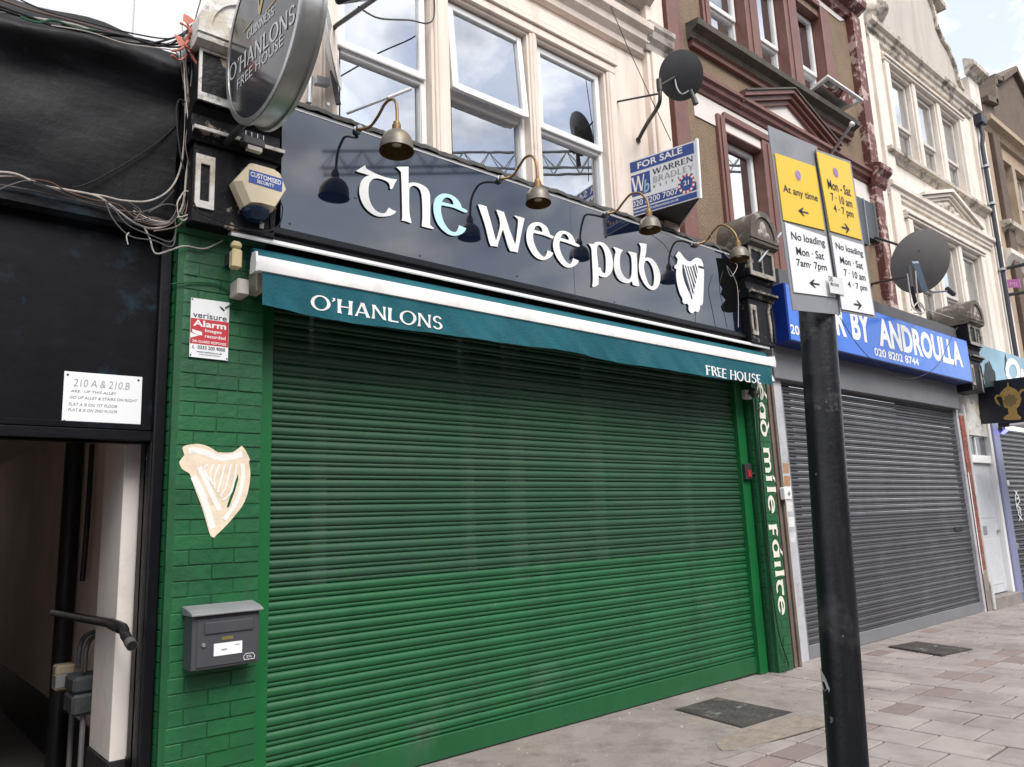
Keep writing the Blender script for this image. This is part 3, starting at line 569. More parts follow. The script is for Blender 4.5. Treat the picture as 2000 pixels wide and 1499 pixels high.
LETT = {
 't': ((680, 310), 8.0, [(120, 195), (265, 105), (280, 155), (340, 190), (430, 235), (560, 285), (690, 318), (765, 328), (735, 380), (690, 470), (668, 478), (655, 468), (650, 420), (625, 375), (570, 340), (500, 318), (430, 310), (375, 330), (335, 385), (318, 470), (320, 570), (345, 680), (395, 770), (460, 830), (540, 855), (590, 840), (615, 800), (640, 768), (700, 808), (748, 822), (735, 850), (680, 885), (600, 905), (490, 908), (400, 880), (310, 815), (240, 730), (195, 630), (175, 540), (178, 450), (200, 370), (240, 310), (290, 275), (335, 262), (240, 235), (170, 215)], None),
 'h': ((680, 310), 8.0, [(752, 135), (800, 128), (945, 128), (942, 385), (1010, 375), (1090, 385), (1180, 425), (1240, 475), (1275, 550), (1282, 700), (1282, 1010), (1295, 1050), (1338, 1085), (1332, 1105), (1230, 1080), (1150, 1058), (1160, 900), (1155, 650), (1140, 540), (1110, 470), (1060, 432), (1015, 425), (975, 445), (955, 490), (955, 780), (968, 910), (992, 998), (975, 1010), (900, 980), (835, 968), (845, 900), (840, 600), (830, 260), (815, 200)], None),
 'e': ((680, 310), 8.0, [(1332, 790), (1340, 690), (1375, 610), (1440, 560), (1510, 548), (1600, 565), (1690, 620), (1745, 690), (1780, 770), (1850, 805), (1865, 825), (1850, 845), (1800, 835), (1650, 770), (1465, 730), (1450, 760), (1455, 850), (1490, 980), (1550, 1080), (1610, 1135), (1670, 1150), (1705, 1125), (1730, 1042), (1845, 1090), (1820, 1140), (1760, 1185), (1670, 1208), (1580, 1190), (1490, 1130), (1410, 1040), (1355, 920)], [(1470, 680), (1645, 725), (1640, 680), (1610, 635), (1560, 608), (1510, 618), (1478, 650)]),
 'w': ((920, 380), 8.696, [(120, 178), (150, 172), (262, 205), (330, 440), (420, 775), (440, 740), (495, 490), (430, 270), (450, 264), (560, 300), (650, 580), (750, 850), (770, 740), (800, 460), (780, 410), (735, 368), (760, 362), (910, 408), (870, 590), (800, 950), (800, 992), (730, 975), (665, 965), (620, 860), (545, 600), (525, 640), (455, 860), (462, 895), (390, 880), (335, 878), (300, 780), (230, 500)], None),
 'e2': ((920, 380), 8.696, [(940, 740), (945, 640), (975, 550), (1030, 495), (1110, 472), (1200, 490), (1280, 550), (1320, 620), (1345, 690), (1405, 712), (1395, 748), (1360, 745), (1240, 695), (1060, 655), (1052, 700), (1065, 800), (1110, 920), (1170, 1010), (1230, 1060), (1260, 1055), (1285, 1010), (1300, 950), (1395, 993), (1385, 1030), (1330, 1080), (1240, 1115), (1150, 1100), (1060, 1030), (990, 920), (955, 830)], [(1070, 605), (1215, 640), (1205, 590), (1175, 545), (1130, 532), (1090, 555)]),
 'e3': ((920, 380), 8.696, [(1395, 900), (1400, 800), (1425, 710), (1480, 640), (1545, 618), (1630, 635), (1710, 690), (1755, 770), (1775, 825), (1840, 860), (1845, 880), (1820, 890), (1750, 870), (1620, 820), (1510, 790), (1500, 850), (1515, 950), (1560, 1060), (1620, 1150), (1680, 1185), (1710, 1160), (1735, 1085), (1835, 1130), (1800, 1180), (1740, 1225), (1670, 1245), (1590, 1225), (1510, 1150), (1440, 1040)], [(1520, 740), (1660, 780), (1655, 735), (1620, 685), (1575, 672), (1540, 695)]),
 'p': ((1130, 460), 7.692, [(148, 125), (220, 130), (250, 108), (310, 98), (380, 118), (450, 190), (500, 300), (520, 420), (510, 520), (470, 590), (410, 630), (350, 625), (300, 600), (300, 740), (235, 775), (205, 765), (215, 650), (205, 400), (195, 230), (180, 170)], [(280, 180), (300, 145), (335, 150), (375, 210), (405, 320), (410, 450), (405, 550), (390, 575), (350, 550), (330, 490), (310, 480), (298, 500), (290, 400), (275, 250)]),
 'u': ((1130, 460), 7.692, [(520, 185), (545, 178), (672, 225), (640, 260), (622, 340), (625, 470), (655, 570), (700, 635), (745, 660), (775, 645), (795, 590), (800, 450), (790, 330), (770, 285), (740, 250), (770, 245), (870, 268), (880, 400), (890, 640), (915, 760), (880, 765), (815, 745), (805, 690), (760, 715), (690, 715), (610, 670), (560, 590), (532, 480), (535, 350), (555, 260), (545, 215)], None),
 'b': ((1130, 460), 7.692, [(905, 120), (940, 118), (1022, 130), (1015, 240), (995, 340), (1050, 335), (1110, 360), (1170, 430), (1215, 530), (1230, 630), (1215, 730), (1170, 800), (1110, 822), (1040, 790), (970, 700), (920, 580), (905, 460), (920, 340), (935, 220), (930, 160)], [(1000, 385), (1040, 380), (1090, 440), (1125, 540), (1135, 650), (1125, 745), (1100, 770), (1060, 740), (1020, 650), (990, 540), (982, 450)]),
 'harp': ((1130, 460), 7.692, [(1455, 310), (1500, 240), (1530, 260), (1590, 340), (1640, 385), (1690, 388), (1740, 350), (1790, 338), (1840, 360), (1868, 420), (1880, 490), (1885, 600), (1880, 800), (1870, 1000), (1855, 1045), (1825, 1055), (1820, 1120), (1790, 1155), (1750, 1140), (1720, 1170), (1680, 1160), (1650, 1110), (1655, 1060), (1635, 1025), (1590, 1030), (1562, 1000), (1560, 950), (1520, 870), (1480, 720), (1465, 600), (1470, 510), (1440, 490), (1440, 455), (1475, 430), (1490, 360)], [(1560, 430), (1620, 460), (1690, 470), (1760, 430), (1785, 530), (1780, 620), (1760, 720), (1730, 860), (1705, 980), (1660, 860), (1600, 720), (1562, 580)]),
}
LT = .012; yl = YS-LT-.001
for k, (o, s, outl, hl) in LETT.items():
    P = [smooth_poly(crop(o, s, outl, yl))]
    if hl: P.append(smooth_poly(crop(o, s, hl, yl)))
    face = G().prism(P, (0, yl, 0), XR, ZU, NF, 0).make('letter' if k != 'harp' else 'harp_emblem', LIR if k == 'e' else LWH, fs, normals=False)
    G().prism(P, (0, yl+.0008, 0), XR, ZU, NF, LT).make('letter_return', SIDE, face)
    if k == 'harp':
        g = G()
        for a, b in (((1585, 445), (1722, 940)), ((1622, 460), (1742, 860)), ((1660, 475), (1756, 760)), ((1700, 468), (1768, 690)), ((1740, 440), (1782, 610))):
            p, q = crop(o, s, (a, b), yl-.0006, True); d = V((.0085, 0, 0)); g.add([p-d, q-d, q+d, p+d], [(0, 1, 2, 3)])
        g.make('harp_strings', LWH, face, normals=False)
        p, q = crop(o, s, ((1800, 470), (1880, 490)), yl-.0006, True); d = V((0, 0, .012)); G().add([p-d, q-d, q+d, p+d], [(0, 1, 2, 3)]).make('harp_groove', SIDE, face)
# ================================================================ SWAN NECK LAMPS
def lamp(label, lp, path):
    yo = [-.03, -.08, -.16, -.25, -.32, -.375, -.39]
    pts = [at(a, b, YS+o) for (a, b), o in zip(path, yo)]; base = at(*path[0], YS-.01); top = pts[-1]
    c = at(*lp, YS-.39); top.x = c.x+.004; pts[-2].x = min(pts[-2].x, c.x+.01)
    r = thing('swan_neck_lamp', label, 'lamp', (base.x, YS, base.z), 'swan neck lamps over the pub sign')
    G().lathe([(.0001, .034), (.02, .034), (.024, .012), (.03, .01), (.03, 0)], (base.x, YS-.002, base.z), NF, 16).make('wall_plate', GALV, r, smooth=40)
    G().tube(smooth_path([V((base.x, YS-.01, base.z))]+pts, 8), .0095, 10).make('neck', BRASS, r, smooth=60)
    t0 = V((c.x, c.y, c.z+.075)); k = .86+.14*(lp[0] < 900)
    G().lathe([(.0001, .055), (.02, .055), (.022, .04), (.027, .035), (.027, -.005), (.034, -.01)], t0, (0, 0, 1), 16).make('lamp_holder', BRASS, r, smooth=35)
    pr = [(.030, 0), (.058, -.010), (.080, -.030), (.094, -.060), (.100, -.095), (.102, -.130), (.105, -.132)]
    G().lathe([(a*k, b*k) for a, b in pr], t0-V((0, 0, .01)), (.05, .05, 1), 30).make('shade', BRONZE, r, smooth=40)
    G().lathe([(a*k*.965-.001, b*k-.003) for a, b in pr[:-1]], t0-V((0, 0, .01)), (.05, .05, 1), 30).make('shade_lining', BRASS, r, smooth=40)
    G().lathe([(.0001, -.045), (.022, -.05), (.032, -.07), (.028, -.095), (.0001, -.105)], t0, (0, 0, 1), 14).make('bulb', mat('bulb_glass', (.35, .30, .2), .15), r, smooth=60)
lamp('leftmost swan neck brass lamp, before the first upper window', (775, 278), ((700, 253), (722, 248), (738, 228), (752, 203), (766, 194), (779, 207), (780, 240)))
lamp('swan neck brass lamp above the letters of wee', (1051, 386), ((978, 350), (1000, 344), (1014, 325), (1025, 309), (1038, 305), (1051, 320), (1053, 352)))
lamp('swan neck brass lamp hanging before the for sale board', (1269, 440), ((1185, 418), (1204, 412), (1217, 396), (1232, 380), (1250, 378), (1265, 394), (1268, 418)))
lamp('rightmost swan neck lamp, beside the right console', (1443, 497), ((1360, 478), (1380, 470), (1393, 452), (1407, 440), (1422, 444), (1436, 458), (1440, 478)))
# ================================================================ AWNING
YB = -.36
TEAL = mat('teal_canvas', (.0, .092, .122), .85, .14, 3, .3, 60, streak=((.0, .06, .08), .6, (9, 9, 1)), dirt=((.03, .10, .11), .6, 3))
aw = thing('awning', 'retracted teal canvas awning with white front bar and lettered valance', 'awning', (2.4, -.2, 2.6))
a0 = at(497, 510, YB).x; a1 = at(1511, 715, YB).x
zt = at(900, 575, YB).z
B1 = (at(497, 490, YB).z+at(1000, 600, YB).z)/2
zb1, zb0 = at(497, 496, YB).z, at(497, 529, YB).z
G().prof_x([(YB, zb0), (YB-.012, zb0+.004), (YB-.016, zb0+.05), (YB-.006, zb1-.012), (YB+.01, zb1), (YB+.05, zb1-.004), (YB+.056, zb1-.03), (YB+.05, zb0+.01)], a0, a1).make('front_bar', mat('awning_white', (.78, .77, .75), .38, .04, 2, .05, 30, streak=((.45, .43, .40), .5, (7, 7, .9)), dirt=((.5, .48, .44), .5, 2.5, .58, .8)), aw, smooth=30)
for x in (a0, a1-.004): G().prism([[(0, 0), (.074, 0), (.08, .05), (.07, .11), (.02, .118), (-.006, .06)]], (x, YB+.056, zb0-.004), (0, -1, 0), ZU, (-1, 0, 0), .012).make('bar_end_cap', WHITE, aw)
vz1 = zb0+.002; H0 = zb0-at(512, 601, YB).z
vx0, vx1 = at(511, 560, YB).x, at(1508, 735, YB).x
def val(u, v):
    x = vx0+(vx1-vx0)*u; h = H0-.008+.012*math.sin(x*2.1+.6)+.006*math.sin(x*5.3)
    return V((x, YB-.002+(1-v)*(.012*math.sin(x*3.1)+.007*math.sin(x*7.7+1)+.005*math.sin(x*19+v*4)+.003*math.sin(x*41+v*9)), vz1-h*(1-v)))
vl = G().grid(val, 160, 8).make('valance', TEAL, aw, smooth=60)
def onval(p):
    u = (p.x-vx0)/(vx1-vx0); v = 1-(vz1-p.z)/H0; q = val(u, v); return V((p.x, q.y-.0025-(YB-p.y)*0, p.z))
def vfn(p):
    q = onval(p); q.y += (p.y-YB); return q
p = at(607, 606, YB); q = at(866, 643, YB)
serif("O'HANLONS", 'valance_lettering', LWH, vl, (p.x, YB, at(607, 603, YB).z), XR, ZU, q.x-p.x, .083, NF, .001, fn=vfn)
p = at(1376, 735, YB); q = at(1487, 750, YB)
serif('FREE HOUSE', 'valance_lettering', LWH, vl, (p.x, YB, at(1376, 733, YB).z), XR, ZU, q.x-p.x, .085, NF, .001, fn=vfn)
YH = -.25; zh = at(460, 458, YH).z; h0, h1 = at(452, 455, YH).x, at(1503, 683, YH).x
G().prof_x([(YH, zh-.012), (YH-.004, zh-.004), (YH-.003, zh+.014), (YH+.004, zh+.018), (YH+.09, zh+.034), (YH+.09, zh+.024), (YH+.01, zh-.008)], h0, h1).make('hood', WHITE, aw)
G().tube([(a0+.05, YH+.06, zh-.085), (h1-.05, YH+.06, zh-.085)], .05, 14).make('fabric_roller', TEAL, aw, smooth=40)
def fab(u, v): return V((a0+.04+(h1-a0-.12)*u, YH+.045+(YB+.03-YH-.045)*v, zh-.04+(zb1-.012-zh+.04)*v+.006*math.sin(v*3.1+u*30)))
G().grid(fab, 40, 3).make('canopy_fabric', TEAL, aw, smooth=60)
bx('torsion_bar', mat('grey_bar', (.45, .44, .42), .5), aw, h0+.12, h1-.08, YH+.01, YH+.05, zh-.20, zh-.165, .004)
for xx in (h0+.14, h1-.16):
    G().box(xx, xx+.05, YH-.01, YH+.12, zh-.3, zh-.15).make('arm_bracket', mat('bracket_cream', (.50, .46, .40), .5, .1), aw, .006)
    G().tube([(xx+.07, YH-.03, zh-.30), (xx+.07, YH-.05, zh-.36)], .028, 12).make('arm_knuckle', GALV, aw, smooth=40)
G().tube([(h0+.28, YB+.06, zb0+.02), (h1-.3, YB+.07, zb0+.02)], .02, 10).make('folding_arm', DARKM, aw, smooth=40)
# crank box, sensor and junction box at the left end of the awning
sx = at(462, 500, -.27)
sn = thing('alarm_sensor', 'cream upright detector unit at the left end of the awning', 'sensor', (sx.x, -.24, sx.z-.06))
G().box(sx.x-.032, sx.x+.022, -.30, -.245, sx.z-.075, sx.z+.03).make('body', mat('cream_plastic', (.60, .50, .28), .45, .08), sn, .008); G().box(sx.x-.032, sx.x+.022, -.296, -.25, sx.z+.036, sx.z+.078).make('head', mat('cream_plastic', (.6, .5, .28)), sn, .012)
G().box(sx.x-.02, sx.x+.015, -.245, PY, sx.z-.03, sx.z+.03).make('bracket', DARKM, sn)
jb = at(472, 562, -.25); j = thing('junction_box', 'small grey beige box under the left end of the awning', 'junction box', (jb.x, -.2, jb.z-.05))
G().box(jb.x-.03, jb.x+.035, -.27, PY-.002, jb.z-.045, jb.z+.045).make('box', mat('box_beige', (.46, .42, .38), .5, .1), j, .006); G().box(jb.x-.026, jb.x+.031, -.275, -.2705, jb.z-.041, jb.z+.041).make('lid', mat('box_beige', (.46, .42, .38)), j, .002)
jb = at(1466, 767, -.22); j = thing('security_light', 'small beige floodlight under the right end of the awning', 'light', (jb.x, -.2, jb.z-.05))
G().box(jb.x-.05, jb.x+.05, -.20, PY-.002, jb.z-.06, jb.z+.03).make('box', mat('box_beige', (.46, .42, .38)), j, .006); G().lathe([(.0001, .05), (.03, .05), (.042, .03), (.042, -.02), (.0001, -.025)], (jb.x+.01, -.24, jb.z), (0, -.7, -.7), 18).make('lamp_head', DARKM, j, smooth=40)
# ================================================================ GREEN ROLLER SHUTTER
PITCH = .075
SPROF = [(.004, .075), (-.002, .072), (-.0065, .067), (-.0105, .057), (-.0115, .046), (-.0098, .036), (-.005, .0295), (.0005, .027), (.0005, .0245), (-.004, .0225), (-.0065, .017), (-.0062, .010), (-.003, .005), (.004, .002)]
def slat_mesh(name, L, m, k=1.0):
    v = [(x, y*k, z) for x in (-L/2, L/2) for y, z in SPROF]; n = len(SPROF); me = bpy.data.meshes.new(name)
    me.from_pydata(v, [], [(i+1, i, n+i, n+i+1) for i in range(n-1)]); me.materials.append(m); me.polygons.foreach_set('use_smooth', [True]*len(me.polygons)); me.set_sharp_from_angle(angle=R_(38)); return me
def perf(name, col, a):
    m = mat(name, col, .5, .12, 2, dirt=((.06, .075, .06), .5, 1.4, .5, .75)); nt = m.node_tree; b = nt.nodes['Principled BSDF']; t = nt.nodes.new('ShaderNodeBsdfTransparent'); x = nt.nodes.new('ShaderNodeMixShader'); x.inputs[0].default_value = a
    o = nt.nodes['Material Output']; nt.links.new(b.outputs[0], x.inputs[1]); nt.links.new(t.outputs[0], x.inputs[2]); nt.links.new(x.outputs[0], o.inputs[0]); return m
GREEN_P = perf('green_perforated_slat', (.015, .070, .030), .10)
SW = 4.628
rs = thing('roller_shutter', 'closed green roller shutter across the whole pub front', 'roller shutter', (SW/2, 0, 0))
smS, smP = slat_mesh('slat', SW+.03, GREEN_S), slat_mesh('slat', SW+.03, GREEN_P)
Z0 = 1.132
for i in range(-13, 27):
    o = link('slat', smP if i >= 0 else smS, rs, (SW/2, .004+random.uniform(-.002, .002), Z0+i*PITCH-.003)); o.rotation_euler = (random.uniform(-.022, .022), 0, random.uniform(-.0006, .0006))
bx('bottom_rail', GREEN_S, rs, -.01, SW+.01, -.018, .014, .015, Z0-13*PITCH-.003, .004); bx('rubber_seal', DARKM, rs, .0, SW, -.008, .01, .002, .015)
G().box(-.09, 0, -.055, .03, .0, 3.0).make('guide_rail', GREEN_T, rs, .003); G().box(SW, SW+.125, -.05, .03, .0, 3.0).make('guide_rail', GREEN_T, rs, .003)
bx('shutter_housing', BLACKG, rs, -.1, SW+.12, -.02, .28, 2.98, 3.16)
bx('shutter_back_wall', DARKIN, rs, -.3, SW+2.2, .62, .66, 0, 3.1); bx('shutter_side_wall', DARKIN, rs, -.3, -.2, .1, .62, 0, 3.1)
fr = thing('shop_window', 'white framed shop window faintly seen behind the perforated shutter slats', 'window', (SW/2, .4, 0))
for a, b in ((.42, .52), (1.62, 1.70), (2.05, 2.2), (2.95, 3.1), (4.2, 4.3)): bx('mullion', UPVC, fr, a, b, .30, .36, .95, 2.95)
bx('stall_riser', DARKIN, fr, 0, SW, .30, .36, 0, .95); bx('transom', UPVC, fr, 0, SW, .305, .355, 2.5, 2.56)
# key switch box on the right guide
kp = at(1458, 922, -.06); k_ = thing('key_switch', 'red and black shutter key switch on the right guide rail', 'switch', (kp.x, -.06, kp.z-.06))
bx('box', DARKM, k_, kp.x-.055, kp.x+.05, -.09, -.0505, kp.z-.075, kp.z+.075, .006); bx('red_cover', mat('red_cover', (.32, .02, .02), .4), k_, kp.x-.03, kp.x+.03, -.098, -.0905, kp.z-.055, kp.z+.015, .003); G().tube([(kp.x+.05, -.075, kp.z-.02), (kp.x+.13, -.10, kp.z-.02)], .012, 8).make('key_lever', DARKM, k_)
# ================================================================ CONSOLES
PEELK = mat('console_paint', (.006, .006, .008), .5, .3, 5, .3, 30, spec=.22, dirt=((.33, .28, .22), .85, 5.5, .60, .64)); PEELW = mat('console_white', (.62, .60, .57), .6, .1, 6, .35, 34, dirt=((.10, .09, .07), .8, 7, .55, .64), peel=[((.40, .33, .22), .6, 4, .56, .62)])
PEELR = mat('console_stone', (.10, .085, .07), .8, .3, 5, .5, 26, dirt=((.42, .38, .34), .8, 6, .56, .66))
PEELD = mat('console_dirty', (.34, .31, .27), .75, .2, 6, .45, 30, dirt=((.05, .045, .04), .9, 6, .50, .60), peel=[((.55, .52, .48), .7, 11, .58, .64)])
def console(label, x0, x1, capm, cfr, fb=.035):
    PEELW = MATS['console_white'] if capm is MATS['console_white'] else PEELD
    w = x1-x0; r = thing('console_bracket', label, 'bracket', ((x0+x1)/2, -.1, 3.03), 'carved consoles between the shopfronts')
    bx('body', PEELK, r, x0+.01, x1-.01, -.27, .02, 3.05, 3.50, .006)
    G().prism([[(.02, 0), (.12, 0), (.12, .3), (.02, .3)], [(.045, .04), (.045, .25), (.095, .25), (.095, .04)]], (x0+.0, -.283, 3.13), XR, ZU, NF, .012).make('frame_moulding', PEELW, r)
    for k in range(2): G().prism([[(.0, 0), (.02, 0), (.035, .18), (.01, .36), (-.01, .3)]], (x1-.10+k*.06, -.282, 3.09), XR, ZU, NF, .012).make('scroll_moulding', PEELW if k == 0 else PEELK, r)
    G().prof_x([(.02, 3.5), (-.29, 3.5), (-.30, 3.53), (-.33, 3.54), (-.335, 3.565), (-.29, 3.575), (-.27, 3.60), (-.27, 3.66), (-.30, 3.70), (.02, 3.70)], x0-.01, x1+.01).make('cove', PEELK, r)
    G().prof_x([(-.30, 3.537), (-.338, 3.545), (-.341, 3.562), (-.30, 3.57)], x0-.012, x1+.012).make('fillet', PEELW, r)
    bx('block', PEELK, r, x0, x1, -.325, .02, 3.71, 4.02, .006)
    G().prism([[(0, 0), (w, 0), (w, .30), (0, .30)], [(fb, .045), (fb, .31-fb*1.4), (w/2-.012, .31-fb*1.4), (w/2-.012, .045)], [(w/2+.012, .045), (w/2+.012, .31-fb*1.4), (w-fb, .31-fb*1.4), (w-fb, .045)]], (x0, -.337, 3.715), XR, ZU, NF, .011).make('panel_frame', PEELW, r)
    G().prof_x([(.02, 4.02), (-.34, 4.02), (-.385, 4.04), (-.39, 4.065), (-.35, 4.075), (.02, 4.075)], x0-.03, x1+.03).make('ledge', PEELR if capm is PEELR else PEELW, r)
    n = 18; cx = (x0+x1)/2; rr = w/2+.03
    outer = [(rr*math.cos(math.pi*k/n), .31*math.sin(math.pi*k/n)**.8) for k in range(n+1)]
    inner = [((rr-.07)*math.cos(math.pi*k/n), .04+(.31-.1)*math.sin(math.pi*k/n)) for k in range(n+1)]
    G().prism([outer], (cx, -.38, 4.076), XR, ZU, NF, .48).make('barrel_cap', capm, r, smooth=50)
    G().prism([outer, inner[::-1]], (cx, -.395, 4.0765), XR, ZU, NF, .014).make('cap_rim', cfr, r)
    g = G()
    for dx, dz, rx, rz in ((0, .13, .06, .08), (-.05, .08, .05, .04), (.06, .07, .05, .04)): g.lathe([(.0001, .02), (1, .0)], (cx+dx, -.381, 4.076+dz), NF, 14)
    for i, (dx, dz, rx, rz) in enumerate(((0, .13, .06, .08), (-.05, .08, .05, .04), (.06, .07, .05, .04))):
        for p in g.v[i*28:(i+1)*28]: p.x = cx+dx+(p.x-cx-dx)*(rx if abs(p.x-cx-dx)+abs(p.z-4.076-dz) > .01 else 1); p.z = 4.076+dz+(p.z-4.076-dz)*(rz if True else 1)
    g.make('carving', PEELW, r)
    return r
LC = console('black and white peeling console with rounded white cap at the left of the pub sign', -.56, -.085, PEELW, PEELW, .016)
RC = console('weathered console with rounded stone cap at the right end of the pub sign', 4.66, 5.10, PEELR, PEELR)
FC = console('small grey console between the blue shop sign and the sky blue sign', 10.25, 10.72, PEELR, PEELR)
# ================================================================ ALARM BOX, FLOODLIGHTS
BL_ = mat('print_blue', (.02, .07, .33), .4, .04, 3); IVORY = mat('ivory_plastic', (.70, .60, .42), .42, .05, 4)
ya = -.37; ab = thing('alarm_box', 'ivory six sided burglar alarm box with blue label on the left console', 'alarm box', tuple(at(510, 410, -.3)))
hexo = [(795, 605), (1010, 370), (1050, 368), (1300, 440), (1390, 505), (1480, 740), (1310, 1000), (1090, 940), (940, 930)]
P = [(p.x, p.z) for p in (at(340+a/6.663, 260+b/6.663, ya) for a, b in hexo)]
cx = sum(p[0] for p in P)/len(P); czz = sum(p[1] for p in P)/len(P)
F = [(cx+(a-cx)*.84+.012, czz+(b-czz)*.86) for a, b in P]
g = G(); n = len(P); g.add([(a, ya+.09, b) for a, b in P]+[(a, ya+.03, b) for a, b in P]+[(a, ya, b) for a, b in F], [(i, (i+1) % n, n+(i+1) % n, n+i) for i in range(n)]+[(n+i, n+(i+1) % n, 2*n+(i+1) % n, 2*n+i) for i in range(n)]+[tuple(range(2*n, 3*n))])
abf = g.make('cover', IVORY, ab)
lb = [at(340+a/6.663, 260+b/6.663, ya) for a, b in ((968, 640), (1400, 770), (1412, 600), (978, 475))]
U_ = (lb[3]-lb[0]).normalized(); Rr = (lb[1]-lb[0]).normalized()
G().add([p+V((0, -.0015, 0)) for p in lb], [(0, 1, 2, 3)]).make('label', BL_, ab)
wl_ = (lb[1]-lb[0]).length; hl_ = (lb[3]-lb[0]).length
text('CUSTOMISED', 'lettering', LWH, ab, lb[0]+Rr*wl_*.04+U_*hl_*.50, Rr, U_, wl_*.92, hl_*.38, NF, .02, lift=.003)
text('SECURITY', 'lettering', LWH, ab, lb[0]+Rr*wl_*.24+U_*hl_*.13, Rr, U_, wl_*.52, hl_*.27, NF, .02, lift=.003)
st = at(340+1090/6.663, 260+1010/6.663, ya+.03); G().lathe([(.0001, -.06), (.05, -.055), (.075, -.02), (.08, 0), (.06, .01)], (st.x, ya+.06, st.z+.005), (0, 0, 1), 8).make('strobe', mat('strobe_blue', (.012, .025, .06), .15), ab)
bx('back_plate', DARKM, ab, cx-.09, cx+.09, ya+.085, -.27, czz-.12, czz+.1)
for a, b in ((1000, 845), (1330, 935)):
    p = at(340+a/6.663, 260+b/6.663, ya+.004); G().lathe([(.0001, .004), (.007, .003), (.007, -.01)], p, NF, 10).make('screw', mat('screw_brown', (.05, .03, .02), .5), ab)
fp = at(492, 280, -.36); fl = thing('floodlight', 'small black finned floodlight on the cove of the left console', 'light', (fp.x, -.3, fp.z-.04))
G().box(fp.x-.06, fp.x+.06, -.40, -.335, fp.z-.03, fp.z+.02).make('housing', DARKM, fl, .006)
for i in range(10): bx('cooling_fin', GALV if i % 3 == 0 else DARKM, fl, fp.x-.05+i*.011, fp.x-.046+i*.011, -.395, -.345, fp.z+.0205, fp.z+.045)
G().box(fp.x-.035, fp.x+.045, -.395, -.39+.03, fp.z-.055, fp.z-.031).make('lens', mat('flood_glass', (.45, .43, .38), .2), fl)
bp = at(715, -2, -.85); bl = thing('area_light', 'black floodlight with a row of round lenses above the first window', 'light', (bp.x, -.6, bp.z))
d0, d1 = at(672, 4, -.85), at(790, -12, -.62); ax = (d1-d0).normalized(); ay = V((-ax.y, ax.x, 0)).normalized(); az = ax.cross(ay); mid = (d0+d1)/2
G().obox(mid+az*.02, ax, ay, az, (d1-d0).length/2, .06, .022).make('housing', DARKM, bl, .012)
sgn = 1 if (CAM-mid).dot(az) > 0 else -1
for i in range(6): G().lathe([(.0001, .004), (.026, .003), (.03, 0)], mid+ax*(-.17+.07*i)+az*(.02+sgn*.0225)-ay*0, az*sgn, 14).make('lens', mat('flood_lens', (.55, .53, .5), .2), bl)
G().tube([mid+ay*.0, V((mid.x+.1, -.05, mid.z+.25)), V((mid.x+.1, .0, mid.z+.25))], .015, 8).make('arm', DARKM, bl)
G().tube(smooth_path([at(700, 14, -.7), at(740, 36, -.5), at(800, 40, -.2), at(835, 46, -.05), at(848, 30, -.04), at(847, -20, -.04)], 6), .006, 6).make('flex', CABLE_B, bl)
# ================================================================ DISC SIGN
XD = -.45; DT = .12
face_px = [(480, 0), (452, 86), (440, 137), (441, 180), (452, 203), (477, 214), (502, 203), (529, 173), (556, 126), (574, 81), (585, 27), (587, 0)]
FP = [atx(a, b, XD) for a, b in face_px]
# least squares circle in (y,z)
def fit(pts):
    import numpy as np
    A = np.array([[2*p.y, 2*p.z, 1] for p in pts]); b = np.array([p.y**2+p.z**2 for p in pts]); s = np.linalg.lstsq(A, b, rcond=None)[0]; return s[0], s[1], math.sqrt(s[2]+s[0]**2+s[1]**2)
dy, dz, dr = fit(FP)
ds = thing('disc_sign', 'round dark double sided hanging sign with steel rim on the left console', 'sign', (XD, dy, dz-dr))
STEEL = mat('brushed_steel', (.50, .51, .50), .36, .12, 5, metal=.85, dirt=((.30, .30, .26), .5, 4)); DFACE = mat('disc_face', (.035, .037, .042), .12, .1, 2, spec=.6)
G().lathe([(.0001, 0), (dr, 0), (dr, -.012), (.0001, -.012)], (XD, dy, dz), (-1, 0, 0), 64).make('face', DFACE, ds, smooth=30)
G().lathe([(dr+.001, .004), (dr+.03, .004), (dr+.034, -.002), (dr+.034, -.018), (dr+.018, -.02), (dr+.018, -DT+.02), (dr+.034, -DT+.018), (dr+.034, -DT), (dr+.001, -DT), (dr+.001, .004)], (XD, dy, dz), (-1, 0, 0), 72).make('rim', STEEL, ds, smooth=30)
G().lathe([(.0001, -DT+.004), (dr, -DT+.004), (dr, -DT+.012), (.0001, -DT+.012)], (XD, dy, dz), (-1, 0, 0), 64).make('face', DFACE, ds, smooth=30)
YR, NX = V((0, -1, 0)), V((-1, 0, 0)); SILV = mat('silver_letter', (.62, .62, .62), .35, .03)
def dsz(s, p0, p1, h, fn, nm='lettering', m=SILV, **k):
    a, b = atx(*p0, XD), atx(*p1, XD); return fn(s, nm, m, ds, a, (b-a), ZU, (b-a).length, h, NX, lift=.003, **k)
dsz('GUINNESS', (483, 79), (536, 29), .048, serif); dsz("O'HANLONS", (448, 162), (578, 41), .092, serif); dsz('FREE HOUSE', (464, 177), (553, 88), .058, text)
GOLD = mat('gold_print', (.55, .38, .14), .4, .08)
hc = atx(507, 32, XD); a = hc; g = G(); g.prism([[(-.035, .18), (.03, .2), (.05, .16), (.045, .06), (.01, -.0), (-.01, .02)], [(-.02, .165), (.0, .05), (.03, .08), (.035, .15)]], a+NX*.003, YR, ZU, NX, 0); g.make('harp_emblem', GOLD, ds, normals=False)
for s in (-1, 1): G().obox(atx(507+s*22, 32-s*20, XD)+NX*.003, YR, ZU, NX, .06, .003, .0004).make('gold_line', GOLD, ds)
